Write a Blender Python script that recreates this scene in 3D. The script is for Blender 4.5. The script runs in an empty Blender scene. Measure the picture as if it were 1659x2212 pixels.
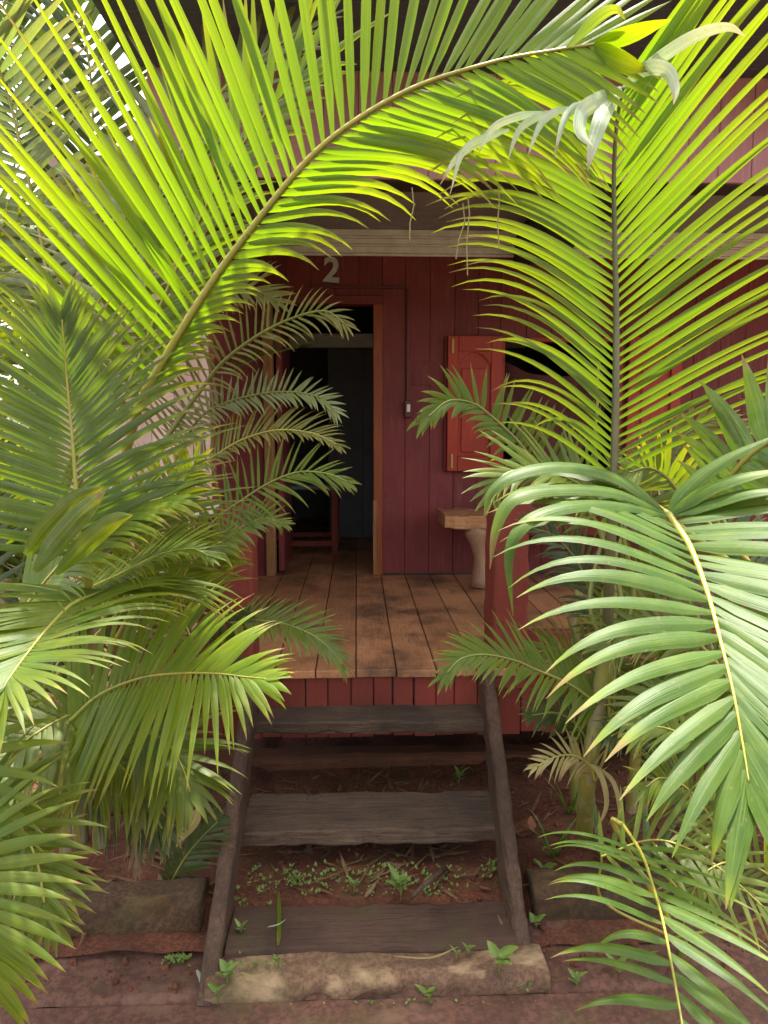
import bpy, bmesh, math, random
from mathutils import Vector, noise, Matrix
random.seed(7)
sc = bpy.context.scene
COL = sc.collection
R = math.radians

# ------------------------------------------------------------------ camera frame
F = 1600.0; TH = R(6.35); YA = R(2.15); H = 1.62
FW = Vector((math.sin(YA)*math.cos(TH), math.cos(YA)*math.cos(TH), -math.sin(TH)))
RT = Vector((math.cos(YA), -math.sin(YA), 0))
UP = RT.cross(FW)
CAM = Vector((0, 0, H))
def ray(px, py): return FW + RT*((px-829.5)/F) + UP*((1106-py)/F)
def P(px, py, d): return CAM + ray(px, py)*d
def Q(px, py, Y): r = ray(px, py); return CAM + r*(Y/r.y)
def G(px, py, z): r = ray(px, py); return CAM + r*((z-H)/r.z)

# ------------------------------------------------------------------ tagging
def tag(o, label=None, cat=None, group=None, kind=None):
    if label: o['label'] = label
    if cat: o['category'] = cat
    if group: o['group'] = group
    if kind: o['kind'] = kind
    return o
def thing(name, label, cat, loc=(0, 0, 0), group=None):
    o = bpy.data.objects.new(name, None); COL.objects.link(o)
    o.location = loc; o.empty_display_size = .1
    return tag(o, label, cat, group)

# ------------------------------------------------------------------ mesh builder
class MB:
    def __init__(s): s.v = []; s.f = []; s.a = []; s.m = []
    def vert(s, p, a=(0, 0, 0)):
        s.v.append(Vector(p)); s.a.append(a); return len(s.v)-1
    def face(s, idx, m=0): s.f.append(tuple(idx)); s.m.append(m)
    def box(s, lo, hi, bev=.003, rnd=None, rot=None, m=0):
        lo = Vector(lo); hi = Vector(hi); c = (lo+hi)/2; h = (hi-lo)/2
        rnd = random.random() if rnd is None else rnd
        bm = bmesh.new(); bmesh.ops.create_cube(bm, size=2)
        for v in bm.verts: v.co = Vector((v.co.x*h.x, v.co.y*h.y, v.co.z*h.z))
        if bev: bmesh.ops.bevel(bm, geom=bm.edges[:], offset=min(bev, min(h)*.9), segments=1, affect='EDGES')
        base = len(s.v)
        for i, v in enumerate(bm.verts):
            v.index = i
            p = v.co if rot is None else rot @ v.co
            s.vert(p+c, (0, 0, rnd))
        for f in bm.faces: s.face([base+v.index for v in f.verts], m)
        bm.free()
    def tube(s, pts, rad, n=8, rnd=0, cap=True, m=0):
        pts = [Vector(p) for p in pts]; N = len(pts)
        if not isinstance(rad, (list, tuple)): rad = [rad]*N
        ref = Vector((0.123, .9, .31)); rings = []
        t0 = (pts[1]-pts[0]).normalized()
        a = t0.cross(ref).normalized()
        for i, p in enumerate(pts):
            t = (pts[min(i+1, N-1)]-pts[max(i-1, 0)]).normalized()
            a = (a-t*a.dot(t)).normalized(); b = t.cross(a)
            rings.append([s.vert(p+(a*math.cos(2*math.pi*k/n)+b*math.sin(2*math.pi*k/n))*rad[i], (k/n, i/(N-1), rnd)) for k in range(n)])
        for i in range(N-1):
            for k in range(n): s.face((rings[i][k], rings[i][(k+1) % n], rings[i+1][(k+1) % n], rings[i+1][k]), m)
        if cap: s.face(rings[0][::-1], m); s.face(rings[-1], m)
    def strip(s, pts, wd, hw, nrm, fold=.25, rnd=0, cols=2, m=0):
        """leaf blade: centre line pts, width directions wd, half widths hw, normals nrm, V-fold"""
        N = len(pts); rows = []
        for i in range(N):
            row = []
            for c in range(cols+1):
                u = -1+2*c/cols
                z = -abs(u)*fold*hw[i]
                row.append(s.vert(pts[i]+wd[i]*(u*hw[i])+nrm[i]*z, (u, i/(N-1), rnd)))
            rows.append(row)
        for i in range(N-1):
            for c in range(cols): s.face((rows[i][c], rows[i][c+1], rows[i+1][c+1], rows[i+1][c]), m)
    def timber(s, p0, p1, w, t, up=(0, 0, 1), nseg=24, wob=.004, rnd=None, chip=.0, seed=0, bev=.15, taper=None):
        """old squared timber between two points: width w (sideways), thickness t (along up)"""
        p0 = Vector(p0); p1 = Vector(p1); d = (p1-p0).normalized()
        up = Vector(up); up = (up-d*up.dot(d)).normalized(); side = d.cross(up)
        rnd = random.random() if rnd is None else rnd
        prof = []
        b = bev*min(w, t); hw = w/2; ht = t/2
        for sx, sz in ((1, 1), (-1, 1), (-1, -1), (1, -1)):
            cs = [(hw, ht-b), (hw-b*.35, ht-b*.35), (hw-b, ht)]
            if sx*sz < 0: cs = cs[::-1]
            for x, z in cs: prof.append((x*sx, z*sz))
            # mid points on the long sides
        full = []
        for i in range(len(prof)):
            a, c = prof[i], prof[(i+1) % len(prof)]
            full.append(a)
            L = math.hypot(a[0]-c[0], a[1]-c[1])
            k = int(L/(.25*max(w, t)))
            for j in range(1, k+1): full.append((a[0]+(c[0]-a[0])*j/(k+1), a[1]+(c[1]-a[1])*j/(k+1)))
        L = (p1-p0).length; rings = []
        for i in range(nseg+1):
            q = i/nseg; ring = []
            sc_ = 1 if taper is None else 1+(taper-1)*q
            for (x, z) in full:
                pp = p0+d*(L*q)+side*x*sc_+up*z*sc_
                nv = noise.noise_vector(pp*6+Vector((seed*7.1, seed*3.3, 0)))
                nv2 = noise.noise_vector(pp*22+Vector((seed*7.1, 9, 0)))
                o = nv*wob+nv2*wob*.4
                if chip and abs(abs(x)-hw) < b and abs(abs(z)-ht) < b*1.1:
                    cc = max(0, noise.noise(pp*14+Vector((seed, 0, 5))))*chip
                    o -= (side*math.copysign(1, x)+up*math.copysign(1, z))*cc
                if i in (0, nseg): o -= d*o.dot(d)
                ring.append(s.vert(pp+o, (0, q, rnd)))
            rings.append(ring)
        n = len(full)
        for i in range(nseg):
            for k in range(n): s.face((rings[i][k], rings[i+1][k], rings[i+1][(k+1) % n], rings[i][(k+1) % n]))
        s.face(rings[0]); s.face(rings[-1][::-1])
    def build(s, name, mats, parent=None, smooth=False, origin=None):
        me = bpy.data.meshes.new(name)
        org = Vector(origin) if origin is not None else None
        vs = s.v if org is None else [p-org for p in s.v]
        me.from_pydata([tuple(p) for p in vs], [], s.f)
        at = me.attributes.new('lv', 'FLOAT_VECTOR', 'POINT')
        at.data.foreach_set('vector', [c for a in s.a for c in a])
        if not isinstance(mats, (list, tuple)): mats = [mats]
        for m in mats: me.materials.append(m)
        if len(mats) > 1: me.polygons.foreach_set('material_index', s.m)
        me.polygons.foreach_set('use_smooth', [bool(smooth)]*len(me.polygons))
        me.update()
        bm = bmesh.new(); bm.from_mesh(me)
        if not smooth: bmesh.ops.recalc_face_normals(bm, faces=bm.faces[:])
        bm.to_mesh(me); bm.free()
        o = bpy.data.objects.new(name, me); COL.objects.link(o)
        if org is not None: o.location = org
        if parent is not None:
            o.parent = parent
            pl_ = Vector((0, 0, 0)); q = parent
            while q is not None: pl_ += q.location; q = q.parent
            o.location = (org if org is not None else Vector((0, 0, 0)))-pl_
        return o

# ------------------------------------------------------------------ materials
def nt(name):
    m = bpy.data.materials.new(name); m.use_nodes = True
    t = m.node_tree; t.nodes.clear()
    out = t.nodes.new('ShaderNodeOutputMaterial')
    return m, t, out
def node(t, typ, **kw):
    n = t.nodes.new(typ)
    for k, v in kw.items():
        if k.startswith('i_'): n.inputs[k[2:].replace('_', ' ')].default_value = v
        else: setattr(n, k, v)
    return n
def c4(c): return (c[0], c[1], c[2], 1)
def ramp(t, fac, stops, interp='LINEAR'):
    n = t.nodes.new('ShaderNodeValToRGB'); cr = n.color_ramp; cr.interpolation = interp
    while len(cr.elements) < len(stops): cr.elements.new(.5)
    for e, (p, c) in zip(cr.elements, stops):
        e.position = p; e.color = c4(c) if not isinstance(c, float) else (c, c, c, 1)
    t.links.new(fac, n.inputs['Fac']); return n.outputs['Color']
def mix(t, fac, a, b, mode='MIX'):
    n = t.nodes.new('ShaderNodeMix'); n.data_type = 'RGBA'; n.blend_type = mode
    for s, val in ((n.inputs['Factor'], fac), (n.inputs['A'], a), (n.inputs['B'], b)):
        if hasattr(val, 'is_linked'): t.links.new(val, s)
        elif isinstance(val, (int, float)): s.default_value = val if s.type == 'VALUE' else (val, val, val, 1)
        else: s.default_value = c4(val)
    return [o for o in n.outputs if o.type == 'RGBA'][0]
def math_(t, op, a, b=0.0, clamp=False):
    n = t.nodes.new('ShaderNodeMath'); n.operation = op; n.use_clamp = clamp
    for s, val in ((n.inputs[0], a), (n.inputs[1], b)):
        if hasattr(val, 'is_linked'): t.links.new(val, s)
        else: s.default_value = val
    return n.outputs[0]
def mapped(t, scale, coord='Object', rot=(0, 0, 0)):
    tc = t.nodes.new('ShaderNodeTexCoord'); mp = t.nodes.new('ShaderNodeMapping')
    mp.inputs['Scale'].default_value = scale; mp.inputs['Rotation'].default_value = rot
    t.links.new(tc.outputs[coord], mp.inputs['Vector']); return mp.outputs[0]
def world_pos(t, scale):
    g = t.nodes.new('ShaderNodeNewGeometry'); mp = t.nodes.new('ShaderNodeMapping')
    mp.inputs['Scale'].default_value = scale
    t.links.new(g.outputs['Position'], mp.inputs['Vector']); return mp.outputs[0]
def nz(t, vec, scale, detail=5, rough=.55, dist=0.0, out='Fac'):
    n = t.nodes.new('ShaderNodeTexNoise'); n.inputs['Scale'].default_value = scale
    n.inputs['Detail'].default_value = detail; n.inputs['Roughness'].default_value = rough
    n.inputs['Distortion'].default_value = dist
    t.links.new(vec, n.inputs['Vector']); return n.outputs[out]
def lv(t):
    a = t.nodes.new('ShaderNodeAttribute'); a.attribute_name = 'lv'
    s = t.nodes.new('ShaderNodeSeparateXYZ'); t.links.new(a.outputs['Vector'], s.inputs[0])
    return s.outputs[0], s.outputs[1], s.outputs[2]
def bump(t, h, strength=.3, dist=.01):
    b = t.nodes.new('ShaderNodeBump'); b.inputs['Strength'].default_value = strength
    b.inputs['Distance'].default_value = dist; t.links.new(h, b.inputs['Height']); return b.outputs[0]
def principled(t, out, col, rough=.6, normal=None, spec=.5, metal=0.0):
    p = t.nodes.new('ShaderNodeBsdfPrincipled')
    for nm, val in (('Base Color', col), ('Roughness', rough), ('Normal', normal), ('Metallic', metal), ('Specular IOR Level', spec)):
        if val is None: continue
        s = p.inputs[nm]
        if hasattr(val, 'is_linked'): t.links.new(val, s)
        elif nm == 'Base Color': s.default_value = c4(val)
        else: s.default_value = val
    if out is not None: t.links.new(p.outputs[0], out.inputs[0])
    return p

def leaf_mat(name, a, b, tip, trans, tw=.45, rough=.38, tipstart=.78, tipamt=.6, spot=.25, dust_sheen=.12, vein=.55, spec=.35):
    """a/b: blade colours mixed per leaflet; tip: colour of ageing tips; trans: colour of light passing through"""
    m, t, out = nt(name); u, v, r = lv(t)
    oi = t.nodes.new('ShaderNodeObjectInfo')
    rr = math_(t, 'ADD', math_(t, 'MULTIPLY', r, .65), math_(t, 'MULTIPLY', oi.outputs['Random'], .35))
    col = mix(t, rr, a, b)
    wp = world_pos(t, (1, 1, 1))
    n1 = nz(t, wp, 14, 3)
    col = mix(t, ramp(t, n1, [(.35, 0.0), (.7, spot)]), col, tip)
    au = math_(t, 'ABSOLUTE', u)
    rib = ramp(t, au, [(0, 1.0), (.09, 0.0)])
    col = mix(t, math_(t, 'MULTIPLY', rib, .45), col, [min(1, c*1.8+.03) for c in b])
    vn_ = node(t, 'ShaderNodeTexNoise'); vn_.inputs['Scale'].default_value = 1.0; vn_.inputs['Detail'].default_value = 2
    cx = t.nodes.new('ShaderNodeCombineXYZ')
    t.links.new(math_(t, 'MULTIPLY', u, 9), cx.inputs[0]); t.links.new(math_(t, 'MULTIPLY', v, 1.2), cx.inputs[1]); t.links.new(math_(t, 'MULTIPLY', r, 90), cx.inputs[2])
    t.links.new(cx.outputs[0], vn_.inputs['Vector'])
    vf = vn_.outputs['Fac']
    col = mix(t, math_(t, 'MULTIPLY', ramp(t, vf, [(.38, 1.0), (.6, 0.0)]), vein), col, [c*.4 for c in a])
    tn = math_(t, 'ADD', v, math_(t, 'MULTIPLY', math_(t, 'SUBTRACT', r, .6), .22))
    tf = ramp(t, tn, [(tipstart, 0.0), (min(.999, tipstart+.18), 1.0)])
    col = mix(t, math_(t, 'MULTIPLY', tf, tipamt), col, tip)
    # brown very ends and specks
    be = ramp(t, tn, [(.87, 0.0), (.96, 1.0)])
    col = mix(t, math_(t, 'MULTIPLY', be, .8), col, (.16, .10, .04))
    sp = nz(t, wp, 130, 2)
    col = mix(t, math_(t, 'MULTIPLY', ramp(t, sp, [(.64, 0.0), (.70, 1.0)]), .6), col, (.13, .10, .03))
    # pale dusty spots and greyish sky sheen, both put into the colour
    col = mix(t, math_(t, 'MULTIPLY', ramp(t, nz(t, wp, 30, 4), [(.42, 0.0), (.68, 1.0)]), dust_sheen), col, (.42, .45, .36))
    tcb = be
    bp = bump(t, vf, .35, .002)
    p = principled(t, None, col, rough, bp, spec)
    tr = t.nodes.new('ShaderNodeBsdfTranslucent')
    tcol = mix(t, rr, trans, [c*.72 for c in trans])
    tcol = mix(t, ramp(t, v, [(.25, 0.0), (.95, .95)]), tcol, (trans[0]*1.65, trans[1]*1.02, trans[2]))
    tcol = mix(t, math_(t, 'MULTIPLY', rib, .5), tcol, [c*.5 for c in trans])
    tcol = mix(t, math_(t, 'MULTIPLY', ramp(t, vf, [(.38, 1.0), (.6, 0.0)]), vein), tcol, [c*.55 for c in trans])
    tcol = mix(t, math_(t, 'MULTIPLY', tcb, .75), tcol, (.16, .09, .03))
    t.links.new(tcol, tr.inputs[0])
    ms = t.nodes.new('ShaderNodeMixShader'); ms.inputs[0].default_value = tw
    t.links.new(p.outputs[0], ms.inputs[1]); t.links.new(tr.outputs[0], ms.inputs[2]); t.links.new(ms.outputs[0], out.inputs[0])
    return m

def stalk_mat(name, a, b):
    m, t, out = nt(name); u, v, r = lv(t)
    wp = world_pos(t, (1, 1, 1))
    col = mix(t, ramp(t, nz(t, wp, 9, 4), [(.3, 0.0), (.7, 1.0)]), a, b)
    col = mix(t, math_(t, 'MULTIPLY', ramp(t, nz(t, wp, 90, 2), [(.62, 0.0), (.7, 1.0)]), .6), col, (.10, .07, .03))
    principled(t, out, col, .42); return m

def cane_mat():
    m, t, out = nt('palm_cane'); u, v, r = lv(t)
    rings = math_(t, 'FRACT', math_(t, 'MULTIPLY', v, 9))
    wp = world_pos(t, (1, 1, .35))
    col = mix(t, ramp(t, nz(t, wp, 9, 5), [(.3, 0.0), (.65, 1.0)]), (.20, .16, .025), (.13, .15, .03))
    col = mix(t, ramp(t, nz(t, world_pos(t, (1, 1, .2)), 25, 4), [(.5, 0.0), (.66, .8)]), col, (.25, .22, .17))
    col = mix(t, ramp(t, rings, [(0, 1.0), (.06, 0.0)]), col, (.16, .12, .07))
    principled(t, out, col, .5, bump(t, rings, .4, .004)); return m

def paint_mat(name, base, worn, dirt, vert=True, wear=.35, rough=.5):
    """painted boards: slight tone change per board, grain along the board, scuffs"""
    m, t, out = nt(name); u, v, r = lv(t)
    s = (9, 9, .9) if vert else (.9, 9, 9)
    g = nz(t, world_pos(t, s), 5, 6, .6)
    b = nz(t, world_pos(t, (1, 1, 1)), 2.2, 5)
    col = mix(t, r, base, [c*.78 for c in base])
    col = mix(t, ramp(t, b, [(.35, 0.0), (.72, .8)]), col, dirt)
    col = mix(t, math_(t, 'MULTIPLY', ramp(t, g, [(.52, 0.0), (.72, 1.0)]), wear), col, worn)
    k = nz(t, world_pos(t, (1, 1, .55)), 45, 3)
    col = mix(t, math_(t, 'MULTIPLY', ramp(t, k, [(.70, 0.0), (.74, 1.0)]), .5), col, worn)
    kn = node(t, 'ShaderNodeTexVoronoi'); kn.inputs['Scale'].default_value = 2.3
    t.links.new(world_pos(t, (1.6, 1, 1)), kn.inputs['Vector'])
    col = mix(t, ramp(t, kn.outputs['Distance'], [(.03, .7), (.07, 0.0)]), col, [c*.5 for c in dirt])
    rg = ramp(t, g, [(.3, rough-.08), (.7, min(1, rough+.2))])
    principled(t, out, col, rg, bump(t, g, .3, .004), .22); return m

def wood_mat(name, a, b, dark, axis=0, scale=1.0, rough=.75, stain=(.03, .028, .025), st=.5, bs=.5, moss=0.0, spec=.4):
    """weathered bare wood; axis = direction the grain runs"""
    m, t, out = nt(name); u, v, r = lv(t)
    s = [16*scale]*3; s[axis] = .8*scale
    off = t.nodes.new('ShaderNodeVectorMath'); off.operation = 'ADD'
    cx = t.nodes.new('ShaderNodeCombineXYZ')
    for i in range(3): t.links.new(math_(t, 'MULTIPLY', r, 37.0+i*9), cx.inputs[i])
    t.links.new(world_pos(t, s), off.inputs[0]); t.links.new(cx.outputs[0], off.inputs[1])
    g = nz(t, off.outputs[0], 4, 7, .65, .4)
    g2 = nz(t, off.outputs[0], 15, 3, .6)
    wp = world_pos(t, (1, 1, 1))
    bl = nz(t, wp, 3.2, 5, .6)
    col = mix(t, ramp(t, g, [(.28, 0.0), (.72, 1.0)]), a, b)
    col = mix(t, math_(t, 'MULTIPLY', r, .35), col, dark)
    col = mix(t, math_(t, 'MULTIPLY', ramp(t, g2, [(.30, 1.0), (.45, 0.0)]), .7), col, dark)
    col = mix(t, math_(t, 'MULTIPLY', ramp(t, bl, [(.45, 0.0), (.66, 1.0)]), st), col, stain)
    sp = nz(t, wp, 60, 4, .7)
    col = mix(t, math_(t, 'MULTIPLY', ramp(t, sp, [(.58, 0.0), (.66, 1.0)]), .5*st+.1), col, stain)
    if moss:
        col = mix(t, math_(t, 'MULTIPLY', ramp(t, nz(t, wp, 7, 5), [(.5, 0.0), (.7, 1.0)]), moss), col, (.05, .075, .015))
    h = math_(t, 'ADD', g, math_(t, 'MULTIPLY', g2, .6))
    principled(t, out, col, ramp(t, g, [(.3, rough-.12), (.7, min(1, rough+.1))]), bump(t, h, bs, .006), spec); return m

def earth_mat(name, a, b, pale=None, moss=.0, scale=1.0, rough=.9, bs=.6, pale_pos=(.55, .7), patch=2.6):
    m, t, out = nt(name)
    wp = world_pos(t, (1, 1, 1))
    n1 = nz(t, wp, 3.5*scale, 8, .65); n2 = nz(t, wp, 45*scale, 5, .7)
    col = mix(t, ramp(t, n1, [(.36, 0.0), (.62, 1.0)]), a, b)
    col = mix(t, math_(t, 'MULTIPLY', ramp(t, n2, [(.42, 0.0), (.56, 1.0)]), .6), col, [c*.4 for c in a])
    if pale is not None:
        pp = nz(t, world_pos(t, (1, 1.6, 1.6)), patch, 6, .62, .2)
        f = math_(t, 'MULTIPLY', ramp(t, pp, [(pale_pos[0], 0.0), (pale_pos[1], 1.0)]), ramp(t, n2, [(.25, .55), (.6, 1.0)]))
        col = mix(t, f, col, pale)
    if moss:
        mm = nz(t, wp, 5, 6, .6)
        col = mix(t, math_(t, 'MULTIPLY', ramp(t, mm, [(.5, 0.0), (.68, 1.0)]), moss), col, (.07, .075, .02))
    h = math_(t, 'ADD', math_(t, 'MULTIPLY', n1, 1.0), math_(t, 'MULTIPLY', n2, .35))
    principled(t, out, col, rough, bump(t, h, bs, .012), .35); return m

def plain(name, col, rough=.5, metal=0.0, var=.12):
    m, t, out = nt(name)
    n = nz(t, world_pos(t, (1, 1, 1)), 12, 5)
    c = mix(t, ramp(t, n, [(.3, 0.0), (.7, 1.0)]), col, [x*(1-var*2) for x in col])
    principled(t, out, c, rough, bump(t, n, .08, .003), .5, metal); return m

M = {}
M['lime'] = leaf_mat('leaf_lime', (.056, .112, .004), (.092, .148, .006), (.32, .28, .012), (.26, .43, .002), .46, .45, dust_sheen=.03)
M['lime3'] = leaf_mat('leaf_sunlit_lime', (.085, .165, .004), (.125, .20, .005), (.36, .32, .012), (.42, .60, .003), .5, .42, dust_sheen=.03)  # brighter lime copy: sunlit glow put into the colour of shaded leaves
M['leaf1'] = leaf_mat('leaf_deep_green', (.034, .074, .012), (.058, .100, .018), (.18, .22, .03), (.20, .33, .010), .38, .42, dust_sheen=.05)
M['lime2'] = leaf_mat('leaf_backlit', (.058, .12, .004), (.092, .155, .005), (.32, .28, .012), (.27, .45, .002), .55, .45, tipamt=.5, dust_sheen=.03)
M['mid'] = leaf_mat('leaf_mid', (.054, .102, .006), (.094, .142, .010), (.30, .27, .02), (.30, .41, .006), .40, .45, dust_sheen=.05)
M['dark'] = leaf_mat('leaf_dark', (.018, .042, .006), (.036, .068, .010), (.14, .12, .02), (.10, .17, .008), .24, .45, dust_sheen=.05)  # on inner fronds this darker colour stands in for shade between leaves
M['olive'] = leaf_mat('leaf_olive', (.10, .115, .010), (.165, .165, .018), (.30, .23, .05), (.30, .33, .012), .40, .5, tipstart=.62)
M['grey'] = leaf_mat('leaf_greyish', (.055, .105, .020), (.088, .140, .032), (.22, .24, .03), (.24, .35, .015), .34, .44, dust_sheen=.08)
M['gloss'] = leaf_mat('leaf_glossy', (.027, .068, .005), (.044, .092, .008), (.14, .19, .010), (.14, .25, .006), .28, .46, dust_sheen=.02, tipstart=.74, tipamt=.75, vein=.35, spec=.25)
M['pale'] = leaf_mat('leaf_pale', (.115, .155, .045), (.165, .20, .065), (.28, .27, .06), (.26, .36, .05), .35, .42, dust_sheen=.2)
M['pale_glare'] = leaf_mat('leaf_pale_glare', (.24, .34, .20), (.36, .45, .30), (.34, .25, .12), (.35, .45, .2), .25, .3, tipamt=.35, dust_sheen=.4)  # near-white base paints sun glare on curled leaflets; pale scraps share it
M['dry'] = leaf_mat('leaf_dry', (.22, .19, .05), (.30, .24, .10), (.22, .12, .05), (.3, .25, .06), .25, .55, tipstart=.6)
M['brown'] = leaf_mat('leaf_dead', (.12, .06, .025), (.19, .10, .04), (.10, .05, .02), (.1, .05, .02), .15, .7)
M['stalk'] = stalk_mat('stalk_yellow', (.27, .235, .035), (.18, .19, .03))
M['stalk_g'] = stalk_mat('stalk_green', (.10, .13, .025), (.16, .17, .03))
M['stalk_d'] = stalk_mat('stalk_dark', (.055, .06, .025), (.09, .09, .035))
M['cane'] = cane_mat()
M['maroon'] = paint_mat('paint_maroon', (.195, .037, .038), (.27, .10, .09), (.115, .024, .026), True, .4)
M['maroon2'] = paint_mat('paint_red_skirt', (.23, .045, .034), (.13, .05, .035), (.11, .022, .017), True, .6, .55)
M['pink'] = paint_mat('paint_faded_pink', (.43, .215, .23), (.50, .31, .32), (.30, .13, .14), True, .4, .6)
M['sunlit_pink'] = paint_mat('paint_sunlit_pink', (.74, .54, .52), (.8, .66, .62), (.55, .32, .31), True, .4, .6)  # paler pink: sunlight on the side wall put into the paint colour
M['redwood'] = paint_mat('varnish_red', (.36, .042, .024), (.46, .10, .05), (.22, .030, .020), True, .5, .38)
M['orange'] = paint_mat('varnish_orange', (.27, .070, .028), (.38, .14, .06), (.17, .040, .018), True, .5, .4)
M['jambwood'] = wood_mat('jamb_bare_wood', (.36, .19, .07), (.27, .11, .04), (.15, .06, .03), 2, st=.2)
M['floor'] = wood_mat('floor_boards', (.44, .190, .085), (.55, .275, .135), (.18, .080, .042), 1, .9, .5, (.075, .042, .029), .85, .6)
M['tread'] = wood_mat('weathered_tread', (.060, .036, .025), (.150, .102, .074), (.015, .009, .007), 0, 1.2, .8, (.026, .024, .022), .6, 1.0, spec=.15)
M['stringer'] = wood_mat('weathered_stringer', (.050, .028, .019), (.150, .090, .062), (.016, .009, .007), 1, 1.2, .78, (.03, .02, .016), .5, 1.0, spec=.2)
M['sleeper'] = wood_mat('muddy_sleeper', (.060, .034, .025), (.092, .054, .040), (.028, .015, .011), 0, .8, .85, (.028, .019, .015), .6, .8, .3, spec=.15)
M['slab'] = wood_mat('raw_slab', (.36, .150, .065), (.54, .28, .135), (.16, .065, .03), 0, .9, .55, (.15, .07, .05), .3, .5)
M['log'] = wood_mat('peeled_log', (.34, .20, .125), (.25, .135, .08), (.13, .065, .035), 2, .6, .6, (.2, .1, .07), .4, .5)
M['ceil'] = plain('ceiling_paint', (.32, .335, .33), .7)
M['cornice'] = plain('cornice_cream', (.80, .82, .78), .55)
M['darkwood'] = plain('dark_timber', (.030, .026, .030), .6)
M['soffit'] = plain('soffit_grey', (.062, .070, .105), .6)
M['roof'] = plain('roof_sheet', (.12, .06, .05), .6)
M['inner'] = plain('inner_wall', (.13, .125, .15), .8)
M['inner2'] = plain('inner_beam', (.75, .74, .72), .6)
M['brass'] = plain('brass', (.40, .28, .10), .5, 1.0)
M['white'] = plain('white_plastic', (.72, .66, .58), .35)
M['box'] = plain('switch_box', (.10, .022, .022), .5)
M['number'] = earth_mat('chalk_number', (.62, .68, .64), (.40, .46, .44), scale=6, bs=.1)
M['cloth'] = plain('maroon_cloth', (.12, .035, .035), .85)
M['soil'] = earth_mat('red_earth', (.078, .024, .013), (.15, .050, .026), None, .2, 1.8, .95, 1.0)
M['path'] = earth_mat('red_concrete', (.080, .034, .023), (.125, .056, .038), (.19, .115, .08), .35, 1.0, .8, .9, (.58, .8))
M['kerb'] = earth_mat('patchy_kerb', (.115, .062, .038), (.165, .095, .058), (.44, .31, .185), .45, 1.5, .85, .8, (.52, .67), 3.4)  # random cream patches over a brown base
M['stone'] = earth_mat('mossy_stone', (.046, .025, .013), (.088, .048, .024), (.18, .105, .038), .35, 1.5, .9, 1.0, (.5, .75))
M['brick'] = earth_mat('brick', (.20, .07, .04), (.27, .11, .06), None, 0, 4)
M['footing'] = wood_mat('footing', (.115, .042, .024), (.17, .075, .042), (.05, .02, .012), 0, .8, .85, (.05, .03, .02), .6, .8, .0, spec=.15)
M['weed'] = leaf_mat('weed_leaf', (.10, .19, .03), (.15, .25, .05), (.25, .27, .06), (.22, .36, .03), .3, .5, spot=.2)
M['strap'] = leaf_mat('strap_leaf', (.05, .12, .02), (.09, .17, .03), (.25, .25, .04), (.18, .34, .02), .3, .3, tipstart=.85)
M['ground'] = earth_mat('far_ground', (.12, .075, .045), (.09, .085, .035), None, .3, .6)

# ------------------------------------------------------------------ helpers for palms
def pl(lst, t):
    if not isinstance(lst, (list, tuple)): return lst
    if t <= lst[0][0]: return lst[0][1]
    for (a, va), (b, vb) in zip(lst, lst[1:]):
        if t <= b: return va+(vb-va)*(t-a)/(b-a)
    return lst[-1][1]
def crom(pts, n):
    pts = [Vector(p) for p in pts]
    ext = [pts[0]*2-pts[1]]+pts+[pts[-1]*2-pts[-2]]; out = []
    for i in range(1, len(ext)-2):
        p0, p1, p2, p3 = ext[i-1:i+3]
        for k in range(n):
            t = k/n
            out.append(.5*((2*p1)+(p2-p0)*t+(2*p0-5*p1+4*p2-p3)*t*t+(3*p1-p0-3*p2+p3)*t**3))
    out.append(pts[-1])
    return out
def arc(poly):
    acc = [0]
    for a, b in zip(poly, poly[1:]): acc.append(acc[-1]+(b-a).length)
    return acc
def at_len(poly, acc, s):
    s = max(0, min(acc[-1], s)); lo = 0
    while lo < len(acc)-2 and acc[lo+1] < s: lo += 1
    q = (s-acc[lo])/max(1e-9, acc[lo+1]-acc[lo])
    return poly[lo].lerp(poly[lo+1], q), (poly[min(lo+1, len(poly)-1)]-poly[lo]).normalized()
PROF = [(0, .55), (.2, .9), (.45, 1), (.75, .8), (1, .38)]
def leaflet(mb, p, d, wv, L, W, droop, seg=8, fold=.28, rnd=0, sway=None, cols=2, roll=0, stiff=1.0):
    pts = []; wd = []; nr = []; hw = []
    d = d.normalized()
    for i in range(seg+1):
        s = i/seg
        pts.append(p.copy())
        w = (wv-d*wv.dot(d)).normalized(); n = w.cross(d)
        if roll:
            q = Matrix.Rotation(roll*(1-.4*s), 3, d); w = q @ w; n = q @ n
        wd.append(w); nr.append(n)
        g = min(1, .38+s*4)*(1-max(0, (s-.28)/.72)**1.7)
        hw.append(max(W*.5*g, W*.012))
        p = p+d*(L/seg)
        d = d+Vector((0, 0, -1))*(droop*(s**stiff)*1.6/seg)
        if sway is not None: d = d+sway*(1.0/seg)
        d.normalize()
    mb.strip(pts, wd, hw, nr, fold, rnd, cols)

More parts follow.
